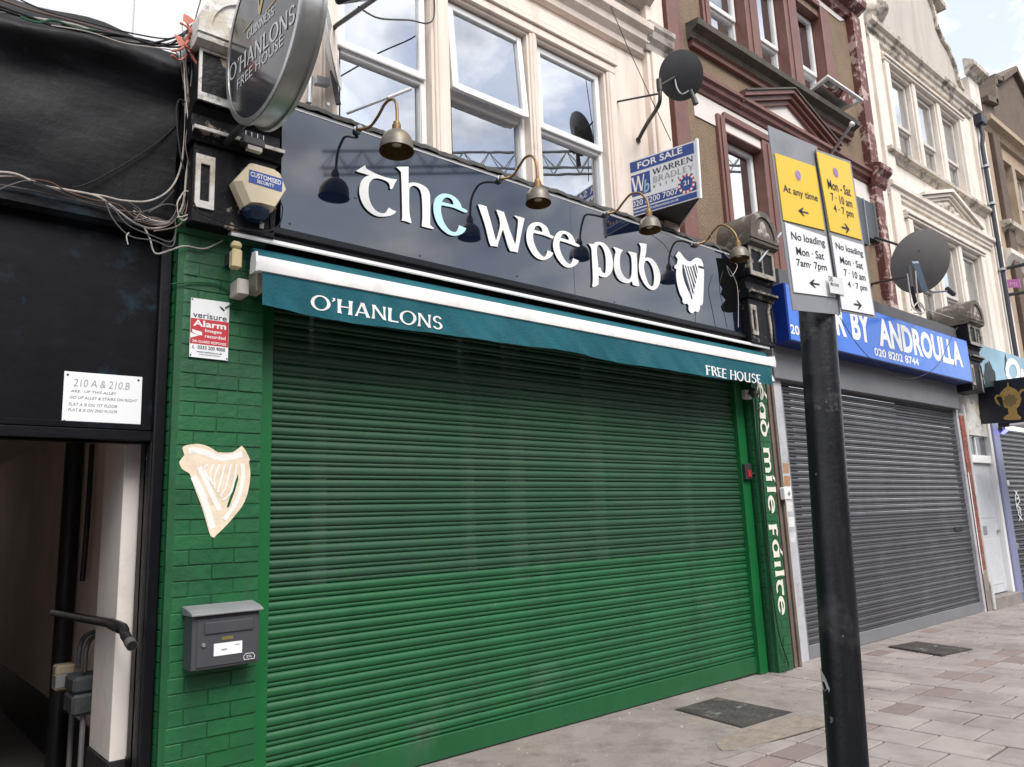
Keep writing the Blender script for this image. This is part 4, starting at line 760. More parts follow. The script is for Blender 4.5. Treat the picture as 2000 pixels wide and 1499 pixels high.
G().tube([(XD+DT/2-.37*0, dy+dr, dz), (XD+DT/2, .02, dz)], .02, 8).make('bracket', DARKM, ds); G().tube([(XD+DT/2, dy+dr*.6, dz-dr*.75), (XD+DT/2, .02, dz-dr*.75)], .018, 8).make('bracket', DARKM, ds)
# ================================================================ ALLEY FRONTAGE (LEFT)
al = thing('alley_building', 'black painted frontage with a doorless alley entrance left of the green pier', 'building', (-1.6, .2, 0))
YA = -.03; DX0, DX1, DZ = -1.72, at(286, 1000, YA).x, at(150, 858, YA).z
WREND = mat('white_render', (.74, .75, .78), .8, .04, 1.2, .1, 60, streak=((.5, .5, .52), .3, (4, 4, .5)))
G().wall(-5.2, -.585, 0, at(170, 405, YA).z, YA, [(DX0, DX1, -.01, DZ)], .15).make('lower_panel', BLACK, al)
zb = at(170, 400, YA).z
p0, p1 = at(0, 335, YA), at(330, 462, YA); t0, t1 = at(0, 12, YA), at(340, 95, YA)
def sheet(u, v):
    x = -5.2+(4.615)*u; k = math.sin(v*math.pi)
    return V((x, YA-.03-.10*math.exp(-((v-.80+.03*math.sin(x*2.3))/.10)**2)-.03*k-.006*math.sin(x*6+v*9)-.0025*math.sin(x*13-v*17), 3.10+(4.11-3.10)*v+(.02*math.sin(x*5)+.012*math.sin(x*11))*v))
G().grid(sheet, 60, 24).make('upper_sheeting', mat('black_sheeting', (.003, .0034, .005), .5, .35, 3, .25, 7, spec=.2, streak=((.022, .025, .030), .75, (1.5, 1.5, 16)), dirt=((.007, .008, .011), .7, 2), peel=[((.03, .032, .036), .6, 7, .60, .70)]), al, smooth=70)
G().prof_x([(YA-.06, 3.0), (YA-.09, 3.02), (YA-.09, 3.07), (YA-.05, 3.10), (.0, 3.10), (.0, 3.0)], -5.2, -.585).make('mid_rail', BLACK, al)
bx('backing_wall', BLACK, al, -.60, -.02, .0, .1, .0, 2.3); bx('backing_wall', BLACK, al, -.70, -.02, .0, .1, 2.302, 4.02); bx('white_wall', WREND, al, -5.2, -.0005, -.0, .12, 4.0, 8.6); bx('wall_pilaster', WREND, al, -.82, -.74, -.03, -.001, 4.0, 8.6)
# door frame
bx('door_post', BLACKG, al, DX1, DX1+.055, YA-.03, YA+.08, 0, DZ+.05, .004); bx('door_post', BLACKG, al, -.635, -.58, YA-.055, YA+.05, 0, 3.0, .006); bx('corner_post', mat('worn_black', (.006, .006, .008), .5, .3, 3, .3, 30, peel=[((.30, .33, .34), .8, 9, .66, .70), ((.01, .08, .04), .8, 5, .64, .68)]), al, DX1+.058, -.64, YA-.018, YA+.05, 0, DZ+.04, .004)
bx('lintel', BLACKG, al, -5.2, DX1-.001, YA-.03, YA+.08, DZ, DZ+.05, .004); bx('lintel_moulding', BLACK, al, -5.2, -.637, YA-.022, YA+.02, DZ+.053, DZ+.085, .004)
BEIGE = mat('passage_paint', (.66, .57, .50), .8, .08, 2, .1, 40, streak=((.36, .30, .26), .3, (3, 3, .4))); PLI = mat('black_plinth', (.015, .014, .015), .5, .2)
XW = -.62
bx('passage_wall', BEIGE, al, XW, XW+.1, .15, 8, .37, 2.35); bx('passage_plinth', PLI, al, XW-.012, XW+.1, .15, 8, -.02, .37)
bx('passage_nib', mat('nib_white', (.70, .65, .61), .8, .07, 2, .1, 40, dirt=((.45, .40, .36), .5, 4)), al, -.705, XW, .16, .58, .355, 2.35, .004); bx('nib_plinth', PLI, al, -.715, XW, .15, .59, -.02, .354)
bx('passage_wall', BEIGE, al, -1.95, -1.85, .12, 8, 0, 2.35); bx('passage_ceiling', BEIGE, al, -1.95, -.5, .12, 8.9, 2.25, 2.35); bx('unseen_yard_wall', BEIGE, al, -3, .5, 9.5, 9.6, 0, 2.2)  # unseen end wall, added so only a narrow gap lets daylight in
bx('passage_floor', mat('passage_floor', (.10, .09, .085), .8, .2, 4, .2, 60), al, -1.85, -.6, -.1, 8, -.05, .012)
# pipe, meter in the passage
pp = thing('soil_pipe', 'black drain pipe with sloping branch inside the alley', 'pipe', (-.68, 1.9, 0)); PIPE = mat('pipe_black', (.014, .014, .015), .35, .15)
vx = -.68; v0 = atx(138, 1000, vx); yb = v0.y
G().tube([(vx, yb, .05), (vx, yb, 2.24)], .055, 16).make('stack', PIPE, pp, smooth=40)
e0 = V((vx-.06, yb, at(112, 1190, yb).z if False else atx(115, 1192, vx).z)); e1 = atx(232, 1222, -.735); e2 = atx(258, 1262, -.72)
G().tube(smooth_path([e0, e0.lerp(e1, .5), e1, e1.lerp(e2, .5), e2], 4), .023, 12).make('branch', PIPE, pp, smooth=40); G().tube([e1.lerp(e2, .80), e2], .026, 12).make('coupling', mat('pipe_dark_grey', (.07, .07, .07), .5), pp, smooth=40); G().tube([e1.lerp(e0, .08), e1.lerp(e2, .12)], .028, 12).make('coupling', PIPE, pp, smooth=40)
hc_ = thing('hose', 'thin black hose hanging on the alley wall', 'hose', (-.66, 1.2, 1.0)); G().tube(smooth_path([atx(180, 868, -.65), atx(172, 1000, -.66), atx(165, 1090, -.66), atx(161, 1135, -.66)], 5), .016, 8).make('hose_line', CABLE_B, hc_)
mt = thing('gas_meter', 'grey gas meter with cream regulator low in the alley', 'meter', (-.74, 1.3, .3)); MG = mat('meter_grey', (.04, .046, .05), .6, .25, 9, .2, 30, dirt=((.015, .015, .015), .8, 8))
mc = atx(153, 1355, -.74)
bx('case', MG, mt, -.79, -.633, mc.y-.11, mc.y+.11, mc.z-.10, mc.z+.01, .015); bx('case_top', MG, mt, -.79, -.633, mc.y-.11, mc.y+.11, mc.z+.014, mc.z+.10, .015); bx('index', mat('meter_index', (.2, .2, .2), .4), mt, -.83, -.72, mc.y+.131, mc.y+.2, mc.z+.02, mc.z+.09, .004)
bx('regulator', mat('regulator_cream', (.42, .36, .24), .5), mt, -.80, -.70, mc.y+.3, mc.y+.4, mc.z-.02, mc.z+.12, .01)
for o in (-.07, .08): G().tube(smooth_path([V((-.73, mc.y+o, mc.z+.12)), V((-.73, mc.y+o, mc.z+.22)), V((-.70, mc.y+o+.05, mc.z+.28)), V((-.64, mc.y+o+.1, mc.z+.3))], 5), .013, 10).make('gas_pipe', MG, mt, smooth=40)
for o in (-.05, .22): G().tube([(-.72, mc.y+o, .02), (-.72, mc.y+o, mc.z-.10)], .014, 8).make('riser', mat('pipe_grey', (.16, .16, .16)), mt)
# handwritten notice
nt_ = thing('notice', 'white handwritten notice screwed to the black panel above the alley', 'notice', tuple(at(198, 832, YA)))
q = [at(*p, YA-.006) for p in ((120, 832), (274, 838), (278, 737), (126, 725))]; Rn = (q[1]-q[0]).normalized(); Un = (q[3]-q[0]).normalized()
q2 = [p+V((0, .005, 0)) for p in q]; G().hexa([q[0], q[1], q2[1], q2[0], q[3], q[2], q2[2], q2[3]]).make('board', PAPERW, nt_)
PEN = mat('marker_grey', (.10, .105, .11), .6, .1); PEN2 = mat('marker_faint', (.30, .31, .31), .6, .1)
def nl(s, x0, y0, x1, h, m=PEN, sh=.15):
    a = at(100+x0/10, 700+y0/10, YA-.006); b = at(100+x1/10, 700+(y0-(x1-x0)*.0)/10, YA-.006); a2 = at(100+x0/10, 700+(y0-h)/10, YA-.006)
    text(s, 'handwriting', m, nt_, a, Rn, Un, (b-a).length, (a2-a).length, NF, 0, sh, .0008)
nl('210 A & 210.B', 430, 548, 1530, 150, PEN2); nl('ARE   UP THIS ALLEY', 380, 662, 1280, 50); nl('GO UP ALLEY & STAIRS ON RIGHT', 360, 785, 1680, 55); nl('FLAT A IS ON 1ST FLOOR', 340, 925, 1290, 60); nl('FLAT B IS ON 2ND FLOOR', 330, 1032, 1290, 58)
for a, b in ((325, 322), (1705, 432), (252, 1225), (1658, 1328)):
    p = at(100+a/10, 700+b/10, YA-.006); G().lathe([(.0001, .003), (.005, .002), (.006, 0)], p, NF, 8).make('screw', DARKM, nt_)
# alarm notice on the pier
yv = PY-.008; an = thing('alarm_notice', 'white and red alarm warning plate with phone number on the green pier', 'sign', tuple(at(405, 705, yv)))
c4 = [at(355+a/10.337, 570+b/10.337, yv) for a, b in ((150, 1310), (930, 1395), (965, 225), (190, 118))]
Rv = (c4[1]-c4[0]).normalized(); Uv = (c4[3]-c4[0]).normalized(); PW, PH = (c4[1]-c4[0]).length, (c4[3]-c4[0]).length
def pv(u, v, l=0): return c4[0].lerp(c4[1], u).lerp(c4[3].lerp(c4[2], u), v)+V((0, -l, 0))
b4 = [p+V((0, .004, 0)) for p in c4]; G().hexa([c4[0], c4[1], b4[1], b4[0], c4[3], c4[2], b4[2], b4[3]]).make('plate', PAPERW, an)
RED = mat('print_red', (.50, .035, .05), .4, .06, 3); G().add([pv(0.005, .225, .0008), pv(.995, .225, .0008), pv(.995, .655, .0008), pv(.005, .655, .0008)], [(0, 1, 2, 3)]).make('red_panel', RED, an)
NAVY = mat('print_navy', (.02, .025, .05), .5, 0)
def vt(s, u, v, w, h, m, **k): text(s, 'lettering', m, an, pv(u, v), Rv, Uv, PW*w, PH*h, NF, lift=.0016, **k)
vt('verisure', .06, .672, .88, .095, NAVY, bold=.005); vt('Alarm', .07, .525, .86, .11, LWH, bold=.025); vt('Images', .38, .425, .43, .07, LWH, bold=.015); vt('recorded', .38, .345, .54, .06, LWH, bold=.015); vt('24h GUARD RESPONSE', .06, .25, .88, .045, LWH, bold=.012)
vt('0333 200 9000', .20, .145, .72, .06, NAVY, bold=.015); vt('www.verisure.co.uk', .18, .085, .66, .035, NAVY, bold=.01); G().add([pv(.24, .052, .0016), pv(.80, .052, .0016), pv(.80, .062, .0016), pv(.24, .062, .0016)], [(0, 1, 2, 3)]).make('fine_print', PEN2, an, normals=False)
g = G(); g.add([pv(a, b, .0016) for a, b in ((.05, .465), (.30, .435), (.31, .38), (.22, .375), (.05, .42))], [(0, 1, 2, 3, 4)]); g.add([pv(a, b, .0016) for a, b in ((.01, .41), (.22, .37), (.01, .315))], [(0, 1, 2)]); g.make('camera_symbol', LWH, an, normals=False)
g = G(); hs = [pv(.06+.045*math.cos(t)+.05, .17+.028*math.sin(t), .0016) for t in [R_(100+k*24) for k in range(9)]]; hs2 = [pv(.06+.03*math.cos(t)+.05, .17+.018*math.sin(t), .0016) for t in [R_(100+k*24) for k in range(9)]]; g.add(hs+hs2, [(i, i+1, 10+i, 9+i) for i in range(8)]); g.make('phone_symbol', NAVY, an, normals=False)
g = G(); g.add([pv(a, b, .0016) for a, b in ((.72, .92), (.80, .90), (.88, .86), (.85, .835), (.78, .87))], [(0, 1, 2, 3, 4)]); g.make('bird_symbol', NAVY, an, normals=False)
for u, v in ((.03, .975), (.97, .03), (.03, .03)): G().lathe([(.0001, .003), (.004, .002), (.005, 0)], pv(u, v), NF, 8).make('screw', DARKM, an)
# letterbox
LBM = mat('letterbox_grey', (.055, .057, .068), .45, .08, 6, .06, 90); yl0 = PY-.13
lx0, lx1 = at(375, 1250, yl0).x, at(506, 1250, yl0).x; lz0, lz1 = at(380, 1312, yl0).z, at(385, 1205, yl0).z
lbx = thing('letterbox', 'dark grey wall letterbox with white label on the green pier', 'letterbox', ((lx0+lx1)/2, PY-.06, lz0))
bx('body', LBM, lbx, lx0, lx1, yl0, PY-.003, lz0, lz1, .004)
G().prof_x([(PY-.003, lz1+.001), (yl0-.025, lz1+.001), (yl0-.025, lz1+.012), (yl0+.02, lz1+.028), (PY-.003, lz1+.045)], lx0-.012, lx1+.012).make('lid', mat('letterbox_lid', (.19, .195, .20), .5, .12, 7, dirt=((.09, .09, .09), .7, 6)), lbx, .003)
w = lx1-lx0; h = lz1-lz0
bx('door', LBM, lbx, lx0+.022, lx1-.012, yl0-.006, yl0-.0005, lz0+.012, lz1-.016, .003); bx('slot_flap', LBM, lbx, lx0+.055, lx1-.035, yl0-.014, yl0-.0065, lz1-.088, lz1-.032, .004)
bx('name_plate', mat('brass_plate', (.35, .27, .10), .4, .1, metal=.6), lbx, lx0+w*.42, lx0+w*.59, yl0-.008, yl0-.0065, lz0+h*.515, lz0+h*.575); bx('address_label', PAPERW, lbx, lx0+w*.31, lx0+w*.73, yl0-.008, yl0-.0065, lz0+h*.23, lz0+h*.46)
bx('label_mark', PEN2, lbx, lx0+w*.42, lx0+w*.50, yl0-.0086, yl0-.0081, lz0+h*.32, lz0+h*.35); bx('label_mark', PEN2, lbx, lx0+w*.62, lx0+w*.69, yl0-.0086, yl0-.0081, lz0+h*.39, lz0+h*.41); G().lathe([(.0001, .008), (.008, .008), (.010, 0)], (lx0+w*.16, yl0-.006, lz0+h*.46), NF, 12).make('lock', GALV, lbx, smooth=30)
text('STL', 'maker_mark', SILV, lbx, (lx0+w*.80, yl0-.0065, lz0+h*.12), XR, ZU, w*.085, h*.045, NF, .02); G().prism([[(-.026, -.013), (.026, -.013), (.03, .004), (.018, .018), (-.018, .018), (-.03, .004)], [(-.023, -.010), (-.027, .004), (-.016, .015), (.016, .015), (.027, .004), (.023, -.010)]], (lx0+w*.843, yl0-.0072, lz0+h*.135), XR, ZU, NF, 0).make('maker_shield', SILV, lbx, normals=False)
# ================================================================ CABLES
def cable(label, pts, y, r, m, cat='cable', group='cables draped across the black frontage'):
    o = G().tube(smooth_path([at(a, b, yy if isinstance(yy, float) else y) for a, b, *q in pts for yy in [q[0] if q else y]], 6), r, 6).make('cable', m); return tag(o, label, cat, group)
yc = YA-.13
cable('pale cable looping from the left edge under the pier cap and up the corner', [(-20, 336), (30, 340), (80, 362), (135, 372), (190, 384), (225, 408), (265, 437), (300, 447), (335, 435), (357, 400), (364, 340), (371, 280), (368, 200), (363, 120), (360, 60)], yc-.01, .0055, CABLE_W)
cable('second pale cable curving under the black sheeting and up beside the console', [(-20, 345), (40, 346), (90, 364), (150, 376), (200, 383), (240, 392), (290, 393), (330, 372), (352, 330), (361, 260), (362, 180), (358, 110), (356, 50)], yc, .005, CABLE_W)
cable('pale cable branching down to the top of the green pier', [(280, 442), (292, 465), (303, 495), (330, 490), (360, 481), (400, 486), (435, 470)], PY-.02, .0045, CABLE_W)
cable('thin grey cable sagging at the far left of the frontage', [(-20, 380), (20, 362), (60, 354), (110, 372), (160, 392), (215, 404), (250, 440), (300, 462), (335, 472), (345, 440)], yc-.02, .0035, mat('cable_mid', (.09, .085, .085), .5))
cable('lower thin dark cable under the black sheeting', [(-20, 358), (60, 372), (140, 390), (220, 408), (270, 415), (310, 402), (340, 372)], yc+.02, .004, mat('cable_mid', (.09, .085, .085)))
cable('dark cable running up diagonally over the black sheeting', [(140, 367), (170, 360), (220, 335), (300, 285), (345, 245)], YA-.075, .004, CABLE_B)
for i in range(5): cable(['thick black cable in the bundle beside the left console', 'black cable left of the bundle beside the console', 'brown cable in the bundle beside the console', 'rear black cable in the bundle beside the console', 'dark cable closest to the console'][i], [(362+i*5, 80), (366+i*4, 150), (372+i*3, 230), (370+i*3, 320), (362+i*4, 400), (340+i*3, 432), (300, 440-i*3), (260, 430-i*6)], yc+.01*i, .006-.0005*i, [CABLE_B, CABLE_B, mat('cable_brown', (.10, .06, .045), .5), CABLE_W, mat('cable_brown', (.10, .06, .045), .5)][i])
for i, pts in enumerate((((-20, -8), (60, 20), (130, 38), (200, 58), (270, 78), (330, 92), (370, 90)), ((-20, 22), (70, 36), (150, 50), (230, 78), (300, 84), (360, 84), (395, 55)), ((-20, 12), (80, 44), (180, 66), (260, 74), (340, 88), (385, 60), (412, 20)), ((120, 48), (200, 72), (280, 86), (350, 70), (380, 45), (415, 15)))):
    cable(['cable along the top of the black sheeting, from the top left corner', 'pale cable along the top of the black sheeting', 'black cable rising to the rounded console cap', 'short black cable looping over the top of the sheeting'][i], list(pts), YA-.17-.012*i, .0055, [mat('cable_brown', (.1, .06, .045)), CABLE_W, CABLE_B, CABLE_B][i], group='cables along the top of the sheeting')
cable('black cable hanging from the wall above the console cap', [(395, -10), (383, 32), (372, 80), (376, 120), (372, 170)], YA-.2, .004, CABLE_B, group='cables along the top of the sheeting')
MIDC = mat('cable_mid', (.09, .085, .085), .5); BRNC = mat('cable_brown', (.1, .06, .045), .5); rng = random.Random(3)
LOOPS = [('thin brown cable straggling down the corner beside the console', [(352, 95), (358, 160), (372, 210), (362, 280), (372, 340), (366, 400), (350, 440), (300, 452)], BRNC, .004),
 ('thin grey cable kinked beside the corner bundle', [(366, 100), (360, 150), (368, 240), (376, 300), (374, 360), (380, 400), (366, 420), (345, 425)], CABLE_W, .0035),
 ('small pale cable loop halfway up the corner', [(352, 385), (346, 400), (350, 425), (362, 430), (376, 405), (372, 378), (360, 375), (350, 390)], CABLE_W, .004),
 ('dark loop of cable standing off the sheeting near the corner', [(362, 200), (350, 195), (344, 215), (346, 250), (352, 300), (358, 330)], CABLE_B, .004),
 ('thin wire zigzag above the green pier cap', [(250, 395), (275, 412), (265, 430), (300, 425), (330, 432), (345, 405), (320, 400), (290, 415)], MIDC, .003),
 ('grey wire sagging low over the black panel', [(205, 392), (222, 430), (255, 462), (300, 470), (335, 482), (343, 455), (342, 430)], MIDC, .0035),
 ('brown wire under the sheeting beside the pale cables', [(60, 350), (100, 357), (130, 374), (180, 390), (230, 400), (262, 425), (290, 438), (325, 440), (350, 415)], BRNC, .004),
 ('pale wire stub on the black panel', [(250, 478), (247, 462), (252, 455)], CABLE_W, .003)]
for lb_, pts_, m_, r__ in LOOPS: cable(lb_, pts_, yc-.03-rng.uniform(0, .03), r__, m_)
TOPS = [('green and brown cables bunch along the top left of the sheeting', [(40, 34), (75, 44), (105, 40), (150, 55), (190, 60)], mat('cable_bright_green', (.02, .10, .05), .5), .006),
 ('black cable sagging along the top edge towards the cap', [(-20, 5), (50, 30), (110, 52), (190, 62), (250, 72), (310, 90), (350, 78)], CABLE_B, .007),
 ('thin black cable above the sheeting', [(20, -10), (90, 22), (180, 46), (260, 66), (330, 76), (370, 62), (400, 30)], CABLE_B, .004),
 ('pale thin cable wandering along the sheeting top', [(100, 50), (170, 62), (240, 84), (290, 92), (340, 100), (352, 120)], CABLE_W, .0035),
 ('black cable knot at the corner below the cap', [(330, 88), (352, 78), (372, 92), (385, 78), (372, 60), (358, 72), (366, 100), (380, 120)], CABLE_B, .006)]
for lb_, pts_, m_, r__ in TOPS: cable(lb_, pts_, YA-.2-rng.uniform(0, .04), r__, m_, group='cables along the top of the sheeting')
PK = thing('pink_tape', 'tangle of torn pink tape and wires at the corner beside the rounded cap', 'tape', tuple(at(370, 130, -.3)))
for pts, r in ((((352, 45), (372, 60), (362, 85), (375, 110), (388, 130), (400, 150), (418, 158)), .007), (((345, 75), (365, 92), (385, 112), (395, 140)), .006), (((335, 100), (355, 95), (372, 72), (384, 52)), .0055), (((360, 40), (380, 70), (370, 100), (352, 118), (335, 108)), .005), (((402, 105), (412, 125), (416, 150), (428, 158)), .008)):
    G().tube(smooth_path([at(a, b, -.27-.02*math.sin(i*2)) for i, (a, b) in enumerate(pts)], 5), [r*random.uniform(.5, 1.6) for _ in range((len(pts)-1)*5+1)], 6).make('tape_strip', CABLE_P, PK)
for poly in (((358, 28), (368, 33), (380, 42), (370, 48), (357, 42)), ((408, 148), (420, 146), (430, 152), (428, 162), (415, 163)), ((340, 68), (352, 74), (362, 88), (350, 90))):
    g = G(); f = [at(a, b, -.29) for a, b in poly]; bq = [at(a, b, -.285)+V((.004, 0, .006)) for a, b in poly]; n = len(f); g.add(f+bq, [tuple(range(n)), tuple(range(2*n-1, n-1, -1))]+[(i, (i+1) % n, n+(i+1) % n, n+i) for i in range(n)]); g.make('tape_flap', CABLE_P, PK)
cable('black cable drooping below the alarm box to the sensor', [(378, 395), (390, 415), (420, 428), (450, 440), (480, 448), (520, 452), (545, 440), (552, 410), (548, 395)], -.33, .004, CABLE_B, group='cables near the alarm box')
cable('thin dark cable crossing the green pier above the alarm notice', [(335, 555), (380, 552), (420, 555), (445, 568), (455, 590), (440, 602)], PY-.012, .004, GREEN_M, group='cables near the alarm box')
cable('dark cable running down the right pier to the ground', [(1476, 780), (1480, 850), (1486, 930), (1497, 1050), (1508, 1150), (1522, 1240), (1540, 1300), (1530, 1312)], PY-.03, .007, mat('cable_green', (.006, .03, .014), .5), group='cables down the right pier')
cable('second dark cable down the right pier beside the lettering', [(1483, 790), (1484, 860), (1492, 960), (1500, 1060), (1506, 1140), (1504, 1220), (1508, 1310)], PY-.022, .0055, CABLE_B, group='cables down the right pier')
cable('grey wire looping below the rightmost swan neck lamp', [(1345, 420), (1378, 445), (1400, 480), (1428, 508), (1440, 520), (1428, 540), (1420, 520), (1440, 560), (1442, 640)], -.42, .003, CABLE_W, group='loose wires round the right console')
cable('thin black wire hanging across the right end of the pub sign', [(1412, 530), (1405, 560), (1412, 600), (1420, 640)], -.24, .003, CABLE_B, group='loose wires round the right console')
cable('thin wire slack below the blue shop sign', [(1640, 620), (1680, 680), (1730, 725), (1780, 740), (1830, 715), (1858, 660), (1870, 640)], -.42, .004, CABLE_B, group='loose wires round the blue sign')
# ================================================================ SATELLITE DISHES, FOR SALE BOARD
d1 = thing('satellite_dish', 'pale satellite dish seen edge on behind the round hanging sign', 'satellite dish', tuple(at(640, 200, -.1)), 'satellite dishes'); DW = mat('dish_white', (.50, .50, .50), .5, .08)
dc = at(652, 92, -.14); vr = (dc-CAM).normalized(); up_ = (at(637, 0, -.14)-at(680, 228, -.14)).normalized(); nn = vr.cross(up_).normalized()
if nn.x < 0: nn = -nn
nn = (nn-vr*.07).normalized()
dish(d1, dc, nn, .24, DW, 1.12)
A_ = at(678, 222, -.14); B_ = at(802, 174, -.22); G().tube([A_, B_], .009, 6).make('feed_arm', GALV, d1); G().tube([B_.lerp(A_, .38), B_], .012, 8).make('feed_sleeve', DW, d1)
m0 = at(628, 160, -.1); G().obox(m0, (at(655, 165, -.3)-at(605, 155, -.3)).normalized(), V((0, -1, 0)), V((0, 0, 1)), .05, .02, .03).make('mount_plate', GALV, d1, .004)
G().tube([at(606, 150, -.1), at(604, 200, -.09), V((at(596, 205, -.08).x, .0, at(596, 205, -.08).z))], .018, 8).make('mount_pole', GALV, d1); G().obox(at(655, 172, -.11), up_, nn, up_.cross(nn), .11, .016, .014).make('back_rib', DARKM, d1)
for q in ((640, 205), (652, 130)): G().lathe([(.0001, .012), (.012, .012), (.012, 0)], at(*q, -.13), NF, 8).make('bolt', GALV, d1)
d2 = thing('satellite_dish', 'black satellite dish on a cranked arm above the for sale board', 'satellite dish', tuple(at(1250, 270, .0)), 'satellite dishes')
DB = mat('dish_black', (.05, .051, .054), .5, .15)
c2 = at(1330, 148, -.55); dish(d2, c2, (.75, .35, .38), .195, DB, 1.10)
hub = at(1288, 170, -.45); G().tube(smooth_path([at(1246, 275, .0), at(1262, 245, -.15), at(1283, 212, -.38), at(1289, 195, -.45), hub], 4), .018, 8).make('cranked_pole', DARKM, d2, smooth=50); G().tube([at(1206, 199, .0), at(1284, 184, -.45)], .009, 6).make('stay', DARKM, d2); G().tube([hub-V((0, 0, .04)), hub+V((0, 0, .07))], .026, 10).make('clamp', DARKM, d2); G().tube([hub, at(1318, 152, -.52)], .015, 6).make('back_arm', DARKM, d2)
lnb = at(1352, 182, -.6); G().tube(smooth_path([at(1318, 152, -.52), at(1322, 172, -.54), at(1332, 184, -.57), at(1345, 178, -.6)], 4), .006, 6).make('feed_arm', GALV, d2); G().tube([lnb+V((-.02, 0, .02)), at(1359, 204, -.62)], [.018, .026], 10).make('receiver', DARKM, d2); G().tube([at(1246, 275, .0)+V((0, .02, 0)), at(1246, 275, .0)+V((0, -.01, 0))], .03, 8).make('wall_foot', DARKM, d2)
d3 = thing('satellite_dish', 'large grey satellite dish on two rods above the blue shop sign', 'satellite dish', tuple(at(1785, 600, -.5)), 'satellite dishes'); DG = mat('dish_grey', (.17, .165, .16), .55, .12, 3)
yd = -.75; c3 = at(1797, 512, yd); dish(d3, c3, (.50, .62, .42), .36, DG, 1.06)
G().tube([at(1703, 462, .0), at(1795, 492, yd-.05)], .016, 8).make('stay', DARKM, d3); G().tube([at(1703, 555, .0), at(1772, 540, yd-.1)], .016, 8).make('stay', DARKM, d3)
G().obox(at(1797, 540, yd-.12), (at(1807, 570, yd)-at(1788, 512, yd)).normalized(), V((.7, -.7, 0)), V((.4, .4, .8)).normalized(), .17, .035, .02).make('back_bracket', mat('bracket_blue_grey', (.14, .19, .25), .5), d3)
G().tube([at(1775, 520, yd-.12), at(1780, 560, yd-.14), at(1790, 600, yd-.1), at(1798, 612, -.4)], .022, 8).make('mount_pole', DARKM, d3); G().tube([at(1815, 572, yd), at(1850, 569, yd-.2)], .01, 6).make('feed_arm', GALV, d3); G().tube([at(1850, 565, yd-.2), at(1862, 575, yd-.2)], .03, 8).make('receiver', DARKM, d3)
for pts in (((1772, 535), (1777, 570), (1782, 600), (1800, 612)), ((1788, 530), (1792, 575), (1800, 600), (1840, 615), (1862, 622)), ((1780, 606), (1795, 590), (1806, 610), (1785, 612))): G().tube(smooth_path([at(a, b, yd-.15) for a, b in pts], 5), .007, 6).make('white_flex', CABLE_W, d3)
# for sale V board
XB = 3.37
fb = thing('for_sale_board', 'blue and white V shaped FOR SALE board fixed beside the right pub window', 'sign', (XB, -.4, 3.95))
k4 = [atx(1230, 426, XB), atx(1365, 386, XB), atx(1357, 275, XB), atx(1225, 318, XB)]
Rb = (k4[1]-k4[0]).normalized(); Ub = (k4[3]-k4[0]).normalized(); Nb = Rb.cross(Ub).normalized(); BW, BHt = (k4[1]-k4[0]).length, (k4[3]-k4[0]).length
def fv(u, v, l=0): return k4[0].lerp(k4[1], u).lerp(k4[3].lerp(k4[2], u), v)+Nb*l
def slabq(q, d, nm, m, par):
    b = [p-Nb*d for p in q]; return G().hexa([q[0], q[1], b[1], b[0], q[3], q[2], b[2], b[3]]).make(nm, m, par)
slabq([fv(0, 0), fv(1, 0), fv(1, 1), fv(0, 1)], .008, 'front_panel', PAPERW, fb)
# second panel of the V going back to the wall
wb = [k4[1]-Nb*.012, V((XB+.62, .0, k4[0].z)), V((XB+.62, .0, k4[3].z)), k4[2]-Nb*.012]; N2 = (wb[1]-wb[0]).cross(wb[3]-wb[0]).normalized()
G().hexa([wb[0], wb[1], wb[1]+N2*.008, wb[0]+N2*.008, wb[3], wb[2], wb[2]+N2*.008, wb[3]+N2*.008]).make('rear_panel', PAPERW, fb)
G().obox(fv(1.02, .5, -.004), Rb, Ub, Nb, .012, BHt/2, .012).make('edge_post', PAPERW, fb, .003)
g = G().add([fv(0, 0, -.01)+V((0, 0, .02)), fv(1, 0, -.012)+V((0, 0, .01)), wb[1]+V((0, 0, .02))], [(0, 1, 2), (2, 1, 0)]); bq = [fv(0, 0, -.01)+V((0, 0, .02)), fv(1, 0, -.012)+V((0, 0, .01)), wb[1]+V((0, 0, .02))]
G().tube([bq[0], bq[1]], .012, 6).make('brace', DARKM, fb); G().tube([bq[1], bq[2]], .012, 6).make('brace', DARKM, fb); G().prism([[(0, 0), (1, 0), (0, 1)]], bq[0], bq[1]-bq[0], bq[2]-bq[0], (0, 0, -1), .006).make('underside_board', mat('dark_ply', (.04, .035, .03), .8), fb)
def fq(u0, u1, v0, v1, m, nm='print_panel', l=.0012): return G().add([fv(u0, v0, l), fv(u1, v0, l), fv(u1, v1, l), fv(u0, v1, l)], [(0, 1, 2, 3)]).make(nm, m, fb, normals=False)
FBL = mat('board_blue', (.025, .065, .28), .4, .04)
fq(.02, .98, .785, .975, FBL); fq(.05, .34, .345, .73, FBL); fq(.02, .98, .14, .285, FBL); fq(.02, .98, .015, .115, FBL)
def ft(s, u, v, w, h, m, fn=text, **k): fn(s, 'lettering', m, fb, fv(u, v), Rb, Ub, BW*w, BHt*h, Nb, lift=.0024, **(dict(k, split=True) if fn is text and s[0] != 'e' else k))
ft('FOR SALE', .16, .82, .66, .115, LWH, bold=.02); ft('WARREN', .38, .635, .58, .095, NAVY, serif); ft('BRADLEY', .38, .49, .58, .10, mat('print_grey', (.36, .37, .38), .5, 0), serif)
ft('W', .055, .41, .21, .28, LWH, serif); ft('b', .235, .36, .09, .23, mat('print_pale', (.30, .48, .60), .4, 0), shear=.2, bold=.02); ft('e   s   t   a   t   e   s', .38, .40, .56, .05, NAVY)
